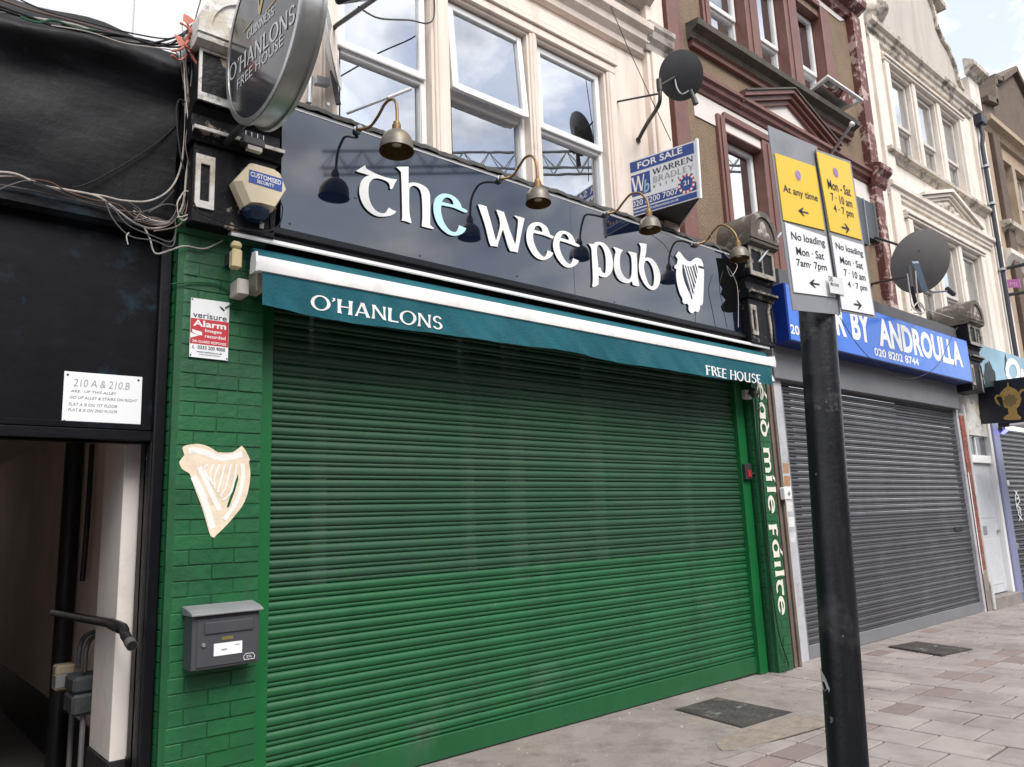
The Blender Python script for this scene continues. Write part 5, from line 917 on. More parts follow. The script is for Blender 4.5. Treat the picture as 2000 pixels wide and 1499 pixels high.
ft('020 8200 7007', .05, .165, .68, .10, LWH, bold=.01); ft('www.warrenbradleyestates.co.uk', .05, .035, .68, .06, LWH, bold=.01)
rc_ = fv(.85, .30, .0022); ro = mat('rosette_red', (.55, .05, .05), .5, .1)
for k in range(24):
    t0_, t1_ = 2*math.pi*k/24, 2*math.pi*(k+1)/24; G().add([rc_+Rb*math.cos(t)*r+Ub*math.sin(t)*r for t, r in ((t0_, .062), (t1_, .062), (t1_, .088), (t0_, .088))], [(0, 1, 2, 3)]).make('rosette_pleat', ro if k % 2 else LWH, fb, normals=False)
G().add([rc_+Rb*math.cos(2*math.pi*k/28)*.064+Ub*math.sin(2*math.pi*k/28)*.064+Nb*.0006 for k in range(28)], [tuple(range(28))]).make('rosette_centre', FBL, fb, normals=False)
text('21', 'lettering', LWH, fb, rc_-Rb*.028-Ub*.014, Rb, Ub, .055, .042, Nb, .015, lift=.0014)
G().tube([V((XB+.3, .0, k4[0].z+.1)), fv(.3, .1, -.02)], .012, 6).make('wall_bracket', DARKM, fb)
wr = G().tube([at(1185, -5, -.15), at(1225, 90, -.2), at(1275, 200, -.3), at(1310, 275, -.4)], .004, 5).make('stay_wire', CABLE_B); tag(wr, 'thin stay wire slanting down to the for sale board', 'wire')
# ================================================================ PARKING SIGN POST
ypost = -2.85
po = thing('sign_post', 'black steel post carrying yellow and white parking plates in front of the shops', 'sign post', (at(1660, 1499, ypost).x, ypost, 0))
qa, qb = at(1657, 1499, ypost), at(1597, 640, ypost); dirp = (qb-qa)/(qb.z-qa.z); base = qa-dirp*qa.z
POSTM = mat('post_black', (.005, .006, .009), .40, .3, 4, .12, 40, spec=.35, dirt=((.055, .055, .058), .7, 4.2, .54, .74), streak=((.03, .03, .032), .6, (12, 12, .8)), peel=[((.22, .21, .19), .8, 15, .66, .69), ((.10, .06, .035), .7, 9, .68, .74), ((.14, .14, .14), .5, 2.2, .62, .66)])
G().tube([base+dirp*z for z in (-.1, .3, .8, 1.3, 1.8, 2.2, 2.74)], .0635, 28).make('post', POSTM, po, smooth=40)
sk = at(1627, 1365, ypost-.063); g = G()
g.prism([[(-.022, .06), (.0, .05), (.018, .03), (.03, .0), (.02, -.03), (.012, -.065), (-.018, -.085), (-.022, -.02)], [(-.01, .015), (.008, .018), (.018, .0), (.004, -.012)]], V((0, 0, 0)), XR, ZU, NF, 0)
for v in g.v:
    xr = v.x-.142; v.x, v.y, v.z = base.x+dirp.x*sk.z+.0648*math.sin(xr/.0635), ypost-.0648*math.cos(xr/.0635), sk.z+v.z
g.make('torn_sticker', mat('sticker_grey', (.5, .5, .5), .6, .1), po)
c_ = base+dirp*2.76; G().lathe([(.0001, .06), (.03, .055), (.056, .035), (.068, .0), (.068, -.05), (.0635, -.06)], c_, (0, 0, 1), 24).make('post_cap', mat('cap_brown', (.06, .045, .042), .5), po, smooth=40)
yp = ypost-.075
GREYP = mat('plate_grey', (.24, .25, .27), .45, .06, 4, dirt=((.15, .15, .16), .5, 6)); YEL = mat('sign_yellow', (.80, .52, .015), .4, .03, 3); PBL = mat('roundel_blue', (.20, .17, .50), .45, .05)
def plate(name, cpx, yy, m, par, d=.004):
    c = [at(a, b, yy) for a, b in cpx]; b_ = [p+V((0, d, 0)) for p in c]; return c, G().hexa([c[0], c[1], b_[1], b_[0], c[3], c[2], b_[2], b_[3]]).make(name, m, par)
pkb = thing('parking_plate', 'grey plate with yellow At any time and white no loading 7am to 7pm panels', 'parking sign', tuple(at(1595, 612, yp)), 'parking plates on the post')
plate('backing', ((1549, 606), (1642, 615), (1596, 287), (1500, 245)), yp, GREYP, pkb)
pk2 = thing('parking_plate', 'grey edged plate with yellow Mon - Sat and white 7-10am 4-7pm panels', 'parking sign', tuple(at(1677, 618, yp)), 'parking plates on the post')
plate('backing', ((1644, 609), (1711, 622), (1661.5, 315.5), (1593.5, 291.5)), yp-.009, GREYP, pk2)
def panel(par, cpx, yy, m, rows, arrow, round_):
    c, o = plate('panel', cpx, yy, m, par, .0025); Rp = (c[1]-c[0]); Up_ = (c[3]-c[0]); wq, hq = Rp.length, Up_.length
    def pv_(u, v, l=0): return c[0].lerp(c[1], u).lerp(c[3].lerp(c[2], u), v)+V((0, -l, 0))
    for s, u, v, w, h in rows: text(s, 'lettering', INK, par, pv_(u, v), Rp, Up_, wq*w, hq*h, NF, .012, lift=.001, split=True)
    u, v, dr_ = arrow; g = G(); L = .125
    for pl_ in ([(-L, 0), (-L*.1, .062), (-L*.1+.04, .062), (-L+.075, .0)], [(-L, 0), (-L+.075, 0), (-L*.1+.04, -.062), (-L*.1, -.062)], [(-L+.05, .013), (L, .013), (L, -.013), (-L+.05, -.013)]):
        g.add([pv_(u+(a if dr_ < 0 else -a), v+b*1.0, .001) for a, b in pl_], [(0, 1, 2, 3)])
    g.make('arrow', INK, par, normals=False)
    if round_:
        u, v = round_; cc = pv_(u, v); rr = .021; Rn_, Un_ = Rp.normalized(), Up_.normalized()
        def disc(r, l, m_, nm): G().add([cc+Rn_*math.cos(2*math.pi*k/24)*r+Un_*math.sin(2*math.pi*k/24)*r+V((0, -l, 0)) for k in range(24)], [tuple(range(24))]).make(nm, m_, par, normals=False)
        disc(rr, .0008, mat('roundel_red', (.55, .30, .28), .5), 'roundel_ring'); disc(rr*.8, .0012, PBL, 'roundel')
        dd = (Rn_-Un_).normalized(); ee = (Rn_+Un_).normalized(); G().add([cc+dd*a*rr*.85+ee*b*rr*.14+V((0, -.0016, 0)) for a, b in ((-1, -1), (1, -1), (1, 1), (-1, 1))], [(0, 1, 2, 3)]).make('roundel_bar', mat('roundel_red', (.55, .3, .28)), par, normals=False)
yA, yB = yp-.004, yp-.013
panel(pkb, ((1530.5, 430), (1611, 450), (1592.5, 325.5), (1513.5, 299)), yA, YEL, [('At any time', .08, .40, .84, .145)], (.5, .20, -1), (.5, .76))
panel(pkb, ((1551, 571), (1633, 581.5), (1614, 463), (1533.5, 435)), yA, PAPERW, [('No loading', .10, .74, .80, .15), ('Mon · Sat', .17, .56, .66, .12), ('7am· 7pm', .14, .36, .72, .14)], (.5, .17, -1), None)
panel(pk2, ((1622, 451), (1684, 469), (1659.5, 319), (1595, 296)), yB, YEL, [('Mon - Sat', .16, .55, .72, .13), ('7 · 10 am', .20, .40, .66, .11), ('4 · 7 pm', .22, .235, .62, .13)], (.5, .09, 1), (.48, .80))
panel(pk2, ((1645, 604), (1708, 616), (1686, 479), (1624, 460)), yB, PAPERW, [('No loading', .08, .80, .84, .12), ('Mon · Sat', .15, .635, .70, .10), ('7 · 10 am', .22, .47, .66, .10), ('4 · 7 pm', .28, .30, .60, .11)], (.5, .10, 1), None)
sk4 = [at(a, b, yB-.004) for a, b in ((1622, 572), (1650, 577), (1645, 544), (1617, 539))]; G().add(sk4, [(0, 1, 2, 3)]).make('sticker', mat('sticker_white', (.7, .7, .7), .5, .05), po)
text('CHS', 'lettering', INK, po, sk4[0].lerp(sk4[3], .7), sk4[1]-sk4[0], sk4[3]-sk4[0], .03, .02, NF, .01); text('Meter Service', 'lettering', INK, po, sk4[0].lerp(sk4[3], .45)+(sk4[1]-sk4[0])*.1, sk4[1]-sk4[0], sk4[3]-sk4[0], .06, .014, NF, .01, split=True)
for z in (2.25, 2.55): c_ = base+dirp*z; G().lathe([(.0645, -.012), (.068, -.012), (.068, .012), (.0645, .012)], c_, (0, 0, 1), 24).make('clip_band', GALV, po)
# ================================================================ GREY SHOP (ANDROULLA)
GREYS = mat('grey_slat', (.075, .075, .082), .38, .12, 1.5, metal=.35, rnd=.05, dirt=((.15, .15, .155), .6, 2.2, .5, .75), streak=((.05, .05, .055), .4, (5, 5, .6))); GREYF = mat('grey_housing', (.17, .175, .19), .5, .08, 2, streak=((.15, .15, .16), .5, (5, 5, .7))); GREYR = mat('rail_grey', (.45, .46, .49), .5, .1, 5, dirt=((.2, .19, .18), .6, 6))
gx0, gx1 = at(1580, 1295, 0).x, at(1917, 1200, 0).x
gs = thing('roller_shutter', 'closed dark grey roller shutter under the blue shop sign', 'roller shutter', ((gx0+gx1)/2, 0, 0))
sm = slat_mesh('slat', gx1-gx0+.03, GREYS)
for i in range(36): link('slat', sm, gs, ((gx0+gx1)/2, .004+random.uniform(-.002, .002), .13+i*PITCH)).rotation_euler = (random.uniform(-.03, .03), 0, 0)
bx('bottom_rail', GREYF, gs, gx0, gx1, -.016, .014, .0, .131, .004); bx('guide_rail', GREYR, gs, 5.23, gx0-.07, -.05, .03, 0, 2.80, .004); bx('guide_channel', GREYF, gs, gx0-.069, gx0, -.02, .03, 0, 2.8); bx('guide_rail', GREYR, gs, gx1, gx1+.07, -.05, .03, 0, 2.80, .004)
yb_ = -.10; bx('shutter_housing', GREYF, gs, at(1510, 700, yb_).x, at(1872, 780, yb_).x, yb_, .05, at(1700, 770, yb_).z, at(1520, 660, yb_).z+.1, .006); ls = at(1872, 1034, 0); bx('letter_slot', INK, gs, ls.x-.15, ls.x+.12, -.018, -.0125, ls.z-.02, ls.z+.03)
for px, py, cc_ in ((1541, 915, (.36, .22, .13)), (1543, 940, (.38, .2, .1)), (1546, 960, (.7, .7, .7)), (1549, 990, (.65, .64, .6)), (1553, 1020, (.7, .7, .7)), (1557, 1050, (.6, .6, .62))):
    p = at(px-8, py, -.05); hh = .05; G().add([(gx0-.20, -.0515, p.z-hh), (gx0-.08-random.uniform(0, .02), -.0515, p.z-hh), (gx0-.082, -.0515, p.z+hh), (gx0-.195, -.0515, p.z+hh)], [(0, 1, 2, 3)]).make('torn_sticker', mat('sticker_%d' % px, cc_, .6, .2, 30), gs)
shop = thing('shop_building', 'brown rendered building with maroon trim above the grey shutter', 'building', (6.6, .2, 0))
TIMB = mat('brown_timber', (.13, .10, .08), .65, .25, 4, .2, 30, streak=((.07, .05, .04), .6, (20, 20, .6)))
bx('timber_pilaster', TIMB, shop, 5.025, 5.225, PY+.03, .1, 0, 3.0, .006); bx('timber_bead', TIMB, shop, 5.07, 5.10, PY+.012, PY+.029, 0, 3.0, .004); bx('timber_bead', TIMB, shop, 5.15, 5.19, PY+.008, PY+.029, 0, 3.0, .004)
sb = at(1527, 965, PY+.02); so = thing('socket_box', 'small white outdoor socket box on the brown timber beside the grey shutter', 'socket', (sb.x, PY, sb.z-.04)); bx('box', WHITE, so, sb.x-.06, sb.x+.06, PY-.05, PY+.007, sb.z-.06, sb.z+.06, .008); G().lathe([(.0001, .004), (.022, .003), (.026, 0)], (sb.x+.01, PY-.05, sb.z), NF, 14).make('outlet', GALV, so)
# blue sign box
YBX = -.30; BLUE = mat('sign_blue_face', (.045, .17, .66), .22, .10, 1.4, dirt=((.08, .25, .78), .6, 1.8)); BLUD = mat('sign_blue_side', (.004, .025, .20), .35, .1)
bx0, bx1 = at(1536, 600, YBX).x, at(1894, 710, YBX).x; bz0 = (at(1536, 660, YBX).z+at(1894, 750, YBX).z)/2; bz1 = (at(1536, 547, YBX).z+at(1893, 672, YBX).z)/2
bs = thing('shop_sign', 'blue box sign with white shop name and phone number above the grey shutter', 'sign', ((bx0+bx1)/2, YBX, bz0))
bx('box', BLUD, bs, bx0, bx1, YBX, .02, bz0, bz1, .006); bx('face', BLUE, bs, bx0+.015, bx1-.015, YBX-.006, YBX-.0005, bz0+.015, bz1-.015)
def bt(s, p0, p1, h, **k):
    a, b = at(*p0, YBX-.006), at(*p1, YBX-.006); z_ = (a.z+b.z)/2; text(s, 'lettering', LWH, bs, (a.x, YBX-.006, z_), XR, ZU, b.x-a.x, h, NF, **k)
zc_ = at(1660, 665, YBX-.006)
a = at(1720, 680, YBX-.006); b = at(1878, 718, YBX-.006)
text('ANDROULLA', 'lettering', LWH, bs, (at(1717, 670, YBX).x, YBX-.006, bz0+.19), XR, ZU, at(1878, 700, YBX).x-at(1717, 670, YBX).x, .36, NF, .04, lift=.002)
text('BY', 'lettering', LWH, bs, (at(1663, 650, YBX).x, YBX-.006, bz0+.19), XR, ZU, at(1700, 660, YBX).x-at(1663, 650, YBX).x, .36, NF, .04, lift=.002)
text('R', 'lettering', LWH, bs, (at(1632, 640, YBX).x, YBX-.006, bz0+.19), XR, ZU, at(1652, 650, YBX).x-at(1632, 640, YBX).x, .36, NF, .04, lift=.002)
text('020 8202 8744', 'lettering', LWH, bs, (at(1707, 690, YBX).x, YBX-.006, bz0+.055), XR, ZU, at(1793, 708, YBX).x-at(1707, 690, YBX).x, .10, NF, .02, lift=.002, split=True); text('208', 'lettering', LWH, bs, (at(1543, 648, YBX).x, YBX-.006, bz0+.075), XR, ZU, .26, .10, NF, .02, lift=.002)
bx('roof_upstand', mat('grey_felt', (.10, .10, .105), .7, .12, 2), bs, at(1520, 530, -.16).x, at(1880, 640, -.16).x, -.16, .03, bz1-.02, bz1+.22)
# ================================================================ BROWN BUILDING (upper floors over the grey shop)
PEB = mat('pebbledash', (.25, .175, .115), .9, .14, 2, 1.0, 70, peel=[((.38, .30, .22), .6, 55, .55, .65), ((.12, .08, .055), .6, 48, .56, .66)], streak=((.10, .075, .055), .5, (5, 5, .6)), dirt=((.13, .10, .075), .6, 2.2))
MAR = mat('maroon_paint', (.18, .078, .060), .5, .15, 4, .15, 40, dirt=((.09, .045, .04), .6, 5), peel=[((.40, .27, .22), .55, 13, .66, .72)])
SILLM = mat('mossy_sill', (.105, .09, .075), .85, .25, 6, .4, 50, dirt=((.05, .05, .035), .7, 5)); PALEB = mat('pale_band', (.72, .66, .62), .7, .06, 3, .1, 60, dirt=((.45, .36, .30), .5, 5, .58, .8))
def win2(x0, x1, z0, z1, zm, **k): return sash(shop, x0, x1, z0, z1, .12, zm, .05, **k)
up_ops = [(4.85, 5.60, 6.50, 7.90), (5.86, 6.52, 6.50, 7.90), (6.82, 7.47, 6.50, 7.90)]; lo_ops = [(4.93, 5.66, 4.0, 5.44), (5.92, 6.6, 4.0, 5.44), (6.86, 7.5, 4.0, 5.44)]
G().wall(4.30, 8.45, 3.6, 9.4, 0, up_ops+lo_ops, .24).make('wall', PEB, shop)
room(shop, 4.4, 8.4, 3.7, 9.2, .5)
CURT = mat('net_curtain', (.50, .55, .62), .9)
for k, (a, b, c, d) in enumerate(up_ops): win2(a, b, c, d, 7.06, curtain=(k == 2), openy=0)
for k, (a, b, c, d) in enumerate(lo_ops): win2(a, b, c, d, 4.52, cm=mat('pale_blind', (.75, .75, .75), .9, .04))
def frame(par, o, wd, y, dpt, m, nm='window_surround', sides='LRT'):
    a, b, c, d = o
    if 'L' in sides: bx(nm, m, par, a-wd, a, y-dpt, y+.02, c, d+wd*('T' in sides), .008)
    if 'R' in sides: bx(nm, m, par, b, b+wd, y-dpt, y+.02, c, d+wd*('T' in sides), .008)
    if 'T' in sides: bx(nm, m, par, a+.0005, b-.0005, y-dpt-.002, y+.02, d, d+wd, .008)
for grp, z in ((up_ops, 0), (lo_ops, 0)):
    for a, b in ((grp[0][1], grp[1][0]), (grp[1][1], grp[2][0])): bx('mullion_pier', MAR, shop, a-.004, b+.004, -.04, .236, grp[0][2], grp[0][3]+.13, .008); bx('mullion_bead', MAR, shop, a+.08, b-.05, -.055, -.041, grp[0][2], grp[0][3]+.1, .005)
    c, d = grp[0][2:]; a, b = grp[0][0], grp[2][1]
    bx('window_surround', MAR, shop, a-.13, a-.002, -.05, .02, c, d+.16, .01); bx('window_surround', MAR, shop, b, b+.22, -.05, .02, c, d+.16, .01); bx('window_surround', MAR, shop, a+.001, b-.001, -.048, .02, d+.13, d+.22, .01); bx('surround_bead', MAR, shop, a-.10, a-.03, -.068, -.051, c, d+.12, .006); bx('reveal_lining', MAR, shop, a-.001, a+.006, -.02, .23, c, d); bx('reveal_lining', MAR, shop, b-.006, b+.001, -.02, .23, c, d)
    for aa, bb, cc, dd in grp: bx('reveal_lining', MAR, shop, aa+.0065, bb-.0065, -.02, .23, dd-.006, dd+.001)
# open lower light of the third upper window with a stay bar
cornice(shop, 'window_sill', SILLM, 4.42, 7.95, 0, [(.0, 6.30), (.06, 6.32), (.08, 6.38), (.16, 6.42), (.17, 6.48), (.0, 6.50)])
cornice(shop, 'sill_moulding', MAR, 4.45, 7.9, 0, [(.0, 6.235), (.05, 6.24), (.06, 6.28), (.09, 6.299), (.0, 6.2995)])
cornice(shop, 'string_course', MAR, 4.44, 8.4, 0, [(.0, 5.74), (.03, 5.75), (.04, 5.79), (.08, 5.81), (.09, 5.85), (.12, 5.87), (.12, 5.91), (.0, 5.93)])
G().prism([[(4.44, 5.46), (8.4, 5.46), (8.4, 5.735), (4.44, 5.735)]], (0, -.012, 0), XR, ZU, NF, .01).make('pale_band', PALEB, shop)
# pediment
ap = (6.30, 6.36); L_, R2 = (5.22, 5.95), (7.34, 5.95)
G().prism([[(5.5, 5.932), (7.1, 5.932), (6.30, 6.24)]], (0, -.03, 0), XR, ZU, NF, .03).make('pediment_panel', PALEB, shop)
for (x0, z0), (x1, z1) in ((L_, ap), (ap, R2)):
    for o, t, pj in ((0, .05, .15), (-.055, .05, .11), (-.11, .05, .07)): G().prism([[(x0, z0+o), (x1, z1+o), (x1, z1+o-t), (x0, z0+o-t)]], (0, -pj, 0), XR, ZU, NF, pj).make('pediment_moulding', MAR, shop)
    G().prism([[(x0, z0+.02), (x1, z1+.02), (x1, z1), (x0, z0)]], (0, -.17, 0), XR, ZU, NF, .17).make('pediment_coping', SILLM, shop)
# pilasters at both ends
bx('party_pilaster', MAR, shop, 4.0, 4.16, -.10, .02, 3.9, 8.9, .008); bx('party_pilaster', MAR, shop, 4.165, 4.30, -.04, .02, 3.9, 8.9, .006); bx('pebble_return', PEB, shop, 4.302, 4.44, -.006, .15, 3.9, 8.9)
PEELM = mat('maroon_peeling', (.14, .045, .038), .6, .2, 5, .3, 30, peel=[((.55, .42, .36), .9, 5.5, .52, .56), ((.20, .16, .14), .7, 9, .6, .68)])
bx('party_pilaster', PEELM, shop, 8.30, 8.52, -.11, .02, 3.9, 8.3, .01); cornice(shop, 'pilaster_cap', PEELM, 8.24, 8.60, -.11, [(.0, 5.70), (.03, 5.74), (.06, 5.84), (.12, 5.9), (.13, 5.97), (.0, 6.02)])
cornice(shop, 'eaves_cornice', PEELM, 4.0, 8.55, 0, [(.0, 8.22), (.06, 8.25), (.08, 8.33), (.20, 8.40), (.22, 8.48), (.0, 8.5)]); G().prism([[(4.8, 8.125), (8.1, 8.125), (8.25, 8.2), (4.8, 8.2)]], (0, -.012, 0), XR, ZU, NF, .01).make('pale_band', PALEB, shop)
# open top-hung light with stay
q = [at(1564, 131, -.04), at(1690, 205, -.45)]
ol = thing('open_window_light', 'open lower window light held out by a stay on the brown building', 'window', tuple(at(1600, 200, -.1)))
x0, x1 = 6.86, at(1686, 208, -.30).x; zt, zb_ = at(1570, 120, -.30).z, 6.53; out = .42
def olp(u, v): return V((x0+(x1-x0)*u*(.82+.18*v), .10-v*out, zb_+(zt-zb_)*v))
for u0, u1, v0, v1 in ((0, .07, 0, 1), (.93, 1, 0, 1), (.07, .93, 0, .09), (.07, .93, .91, 1)):
    f_ = [olp(u0, v0), olp(u1, v0), olp(u1, v1), olp(u0, v1)]; nn_ = (f_[1]-f_[0]).cross(f_[3]-f_[0]).normalized()*.035; b_ = [p-nn_ for p in f_]; G().hexa([f_[0], f_[1], b_[1], b_[0], f_[3], f_[2], b_[2], b_[3]]).make('frame', UPVC, ol, .004)
f_ = [olp(.07, .09), olp(.93, .09), olp(.93, .91), olp(.07, .91)]; nn_ = (f_[1]-f_[0]).cross(f_[3]-f_[0]).normalized()*.006; b_ = [p-nn_ for p in f_]; G().hexa([f_[0], f_[1], b_[1], b_[0], f_[3], f_[2], b_[2], b_[3]]).make('pane', GLASS, ol)
G().tube([olp(.8, .95), V((7.42, .1, 6.58))], .007, 6).make('stay', GALV, ol)
# wall bracket poles near the party wall and rods over the plates
for px, py, qx, qy, lab in ((1664, 243, 1620, 305, 'thin rod with white tip sticking out of the brown building'), ):
    o = thing('flag_rod', lab, 'rod', tuple(at(qx, qy, -.1))); G().tube([at(qx, qy, -.05), at(px, py, -.5)], .018, 8).make('rod', GALV, o); G().lathe([(.0001, .03), (.03, .02), (.035, 0), (.02, -.03), (.0001, -.035)], at(px, py, -.5), (0, -1, .5), 12).make('tip', WHITE, o, smooth=60)
o = thing('wire_rod', 'thin rod slanting from the right console up to the maroon wall', 'rod', tuple(at(1482, 510, -.35))); G().tube([at(1482, 512, -.38), at(1526, 455, -.3)], .011, 6).make('rod', GALV, o)
for (a, b, c, d), lab in (((1674, 388, 1684, 470), 'dark slim wall box, left of two beside the parking plates'), ((1693, 398, 1705, 462), 'dark slim wall box, right of two beside the parking plates')):
    p, q = at(a, d, -.06), at(c, b, -.06); o = thing('wall_box', lab, 'wall box', (p.x, -.06, p.z)); bx('case', mat('slate_box', (.06, .07, .075), .5), o, p.x, q.x, -.06, .0, p.z, q.z, .006); bx('rail', GALV, o, q.x+.004, q.x+.02, -.075, .0, p.z, q.z)
# ================================================================ CREAM BUILDING
CRM = mat('cream_stucco', (.78, .71, .63), .75, .07, 1.3, .12, 60, streak=((.38, .32, .26), .6, (5, 5, .5)), dirt=((.42, .35, .28), .55, 3, .54, .78), peel=[((.20, .16, .13), .6, 9, .66, .72)]); CRD = mat('cream_decayed', (.60, .54, .47), .85, .15, 5, .4, 30, dirt=((.12, .10, .08), .9, 4.5, .50, .62), peel=[((.30, .24, .18), .7, 8, .56, .64)])
GAB = mat('gable_render', (.50, .45, .40), .85, .08, 1.5, .2, 70, streak=((.28, .24, .20), .6, (5, 5, .5)))
cb = thing('cream_building', 'cream stucco gabled building with three sash windows and peeling cornice', 'building', (11, .2, 0))
c_up = [(9.52, 10.30, 6.52, 7.96), (10.50, 11.24, 6.52, 7.96), (11.46, 12.20, 6.52, 7.96)]; c_lo = [(9.58, 10.34, 3.9, 5.48), (10.52, 11.26, 3.9, 5.48), (11.46, 12.2, 3.9, 5.48)]
G().wall(8.52, 13.38, 3.4, 8.4, 0, c_up+c_lo, .18).make('wall', CRM, cb); room(cb, 8.6, 13.2, 3.5, 8.3, .55)
OLDW = mat('old_sash_paint', (.62, .58, .53), .6, .1, 6, dirt=((.3, .25, .2), .5, 6))
for a, b, c, d in c_up: sash(cb, a, b, c, d, .09, 7.12, .06, fm=OLDW, cm=mat('dark_curtain', (.22, .20, .19), .9, .2))
for a, b, c, d in c_lo: sash(cb, a, b, c, d, .09, 4.6, .06, fm=OLDW)
for grp in (c_up, c_lo):
    for a, b in ((grp[0][1], grp[1][0]), (grp[1][1], grp[2][0])): bx('mullion_pilaster', CRM, cb, a+.04, b-.04, -.03, .01, grp[0][2], grp[0][3]+.05, .008)
    bx('architrave', CRM, cb, grp[0][0]-.16, grp[0][0]-.02, -.05, .01, grp[0][2], grp[0][3]+.05, .008); bx('architrave', CRM, cb, grp[2][1]+.02, grp[2][1]+.16, -.05, .01, grp[0][2], grp[0][3]+.05, .008)
    for i, (pz, pj) in enumerate(((.055, .06), (.10, .085), (.145, .05))): bx('lintel_band', CRM, cb, grp[0][0]-.2, grp[2][1]+.2, -pj, .01, grp[0][3]+pz, grp[0][3]+pz+.04, .006)
bx('corner_pilaster', CRM, cb, 8.54, 8.84, -.04, .01, 3.4, 8.9, .01); bx('corner_pilaster', CRM, cb, 8.92, 9.22, -.06, .01, 3.4, 8.26, .01); bx('corner_pilaster', CRM, cb, 12.86, 13.36, -.06, .01, 3.4, 8.26, .01)
cornice(cb, 'window_sill', CRD, 8.98, 13.05, 0, [(.02, 6.36), (.04, 6.38), (.06, 6.43), (.12, 6.45), (.125, 6.50), (.0, 6.515)])
cornice(cb, 'string_course', CRM, 8.9, 13.2, 0, [(.0, 5.76), (.03, 5.77), (.035, 5.81), (.06, 5.83), (.065, 5.88), (.10, 5.90), (.105, 5.96), (.0, 5.985)])
cornice(cb, 'main_cornice', CRD, 8.86, 13.1, 0, [(.0, 8.24), (.04, 8.25), (.05, 8.31), (.08, 8.34), (.09, 8.40), (.14, 8.43), (.15, 8.50), (.0, 8.54)])
ap = (11.1, 6.36)
for (x0, z0), (x1, z1) in (((9.9, 6.0), ap), (ap, (12.3, 6.0))):
    for o, t, pj in ((.03, .05, .14), (-.03, .045, .10), (-.085, .04, .06)): G().prism([[(x0, z0+o), (x1, z1+o), (x1, z1+o-t), (x0, z0+o-t)]], (0, -pj, 0), XR, ZU, NF, pj).make('pediment_moulding', CRM, cb)
G().prism([[(10.2, 5.995), (12.0, 5.995), (11.1, 6.25)]], (0, -.03, 0), XR, ZU, NF, .03).make('pediment_panel', CRD, cb)
for dx, dz, s in ((10.75, 6.06, .05), (10.95, 6.1, .06), (11.1, 6.13, .07), (11.25, 6.1, .06), (11.45, 6.06, .05)): G().lathe([(.0001, .03), (s*.7, .02), (s, 0)], (dx, -.03, dz), NF, 10).make('carved_leaf', CRD, cb, smooth=60)
gab = [(9.05, 8.5), (12.85, 8.5), (12.62, 8.68), (12.46, 8.85), (12.40, 9.08), (12.22, 9.32), (11.98, 9.42), (11.80, 9.6), (11.76, 9.9), (11.72, 10.0), (10.95, 10.9), (10.2, 10.0), (10.15, 9.7), (9.95, 9.4), (9.6, 9.25), (9.5, 8.9), (9.3, 8.7)]
G().prism([gab], (0, -.02, 0), XR, ZU, NF, .3).make('gable', GAB, cb)
cop = gab[2:-1]; g = G()
for i in range(len(cop)-1):
    (xa, za), (xb, zb2) = cop[i], cop[i+1]; d = V((xb-xa, 0, zb2-za)); L = d.length
    if L < .02: continue
    d.normalize(); n_ = V((d.z, 0, -d.x)); m_ = V(((xa+xb)/2, .13, (za+zb2)/2))
    G().obox(m_+n_*.025, d, V((0, 1, 0)), n_, L/2+.02, .2, .035).make('coping_stone', CRD, cb, .008)
bx('gable_cap', CRD, cb, 11.45, 12.05, -.14, .3, 9.98, 10.10, .01) if False else None
G().prism([[(11.62, 10.12), (12.06, 9.98), (12.1, 10.08), (11.66, 10.24)]], (0, -.16, 0), XR, ZU, NF, .5).make('gable_kneeler', CRD, cb, .01)
bx('parapet_pier', CRM, cb, 12.86, 13.34, -.1, .35, 8.5, 9.05, .01); cornice(cb, 'pier_cap', CRD, 12.74, 13.46, -.1, [(.0, 9.03), (.05, 9.07), (.08, 9.12), (.16, 9.16), (.16, 9.24), (.02, 9.34)])
sc = at(1712, 22, -.12); G().lathe([(.0001, .16), (.06, .16), (.10, .13), (.14, .08), (.20, .02), (.22, -.05), (.12, -.10), (.0001, -.1)], sc, NF, 16).make('scroll_boss', CRD, cb, smooth=40)
dpm = mat('downpipe', (.03, .035, .05), .5, .2); dp_ = thing('downpipe', 'dark downpipe with grey lower length at the right of the cream building', 'pipe', (12.8, -.1, 6)); G().tube([(13.0, -.12, 8.2), (12.98, -.14, 7.9), (12.93, -.12, 7.7), (12.93, -.12, 3.6)], .036, 10).make('pipe', dpm, dp_, smooth=40); bx('hopper', dpm, dp_, 12.88, 13.12, -.2, -.06, 8.12, 8.3, .01)
for z in (7.3, 6.6, 5.4): G().lathe([(.055, -.02), (.062, -.02), (.062, .02), (.055, .02)], (12.93, -.12, z), (0, 0, 1), 12).make('collar', GALV, dp_)
# ================================================================ BROWN BRICK GABLED BUILDING
BRB = mat('brown_brick_wall', (.135, .095, .072), .9, .2, 3, .6, 40, dirt=((.10, .075, .06), .7, 3)); STD = mat('dark_coping', (.14, .105, .08), .85, .25, 4, .4, 30, dirt=((.06, .05, .04), .7, 4)); STB = mat('tan_stone', (.42, .32, .23), .85, .12, 3, .3, 40, dirt=((.18, .14, .11), .6, 4))
bb = thing('brick_gable_building', 'brown building with stepped stone capped gable at the far right', 'building', (15.8, .3, 0))
b_up = [(14.2, 14.92, 6.5, 7.94), (15.12, 15.86, 6.5, 7.94), (16.06, 16.8, 6.5, 7.94)]; b_lo = [(14.2, 14.95, 3.9, 5.4), (15.15, 15.9, 3.9, 5.4)]
G().wall(13.39, 18.6, 3.0, 8.45, .0, b_up+b_lo, .25).make('wall', STB, bb); room(bb, 13.5, 18.4, 3.2, 8.3, .5)
for a, b, c, d in b_up+b_lo: sash(bb, a, b, c, d, .16, c+.75, .05, fm=OLDW, cm=mat('blue_curtain', (.35, .42, .50), .9, .2, 4))
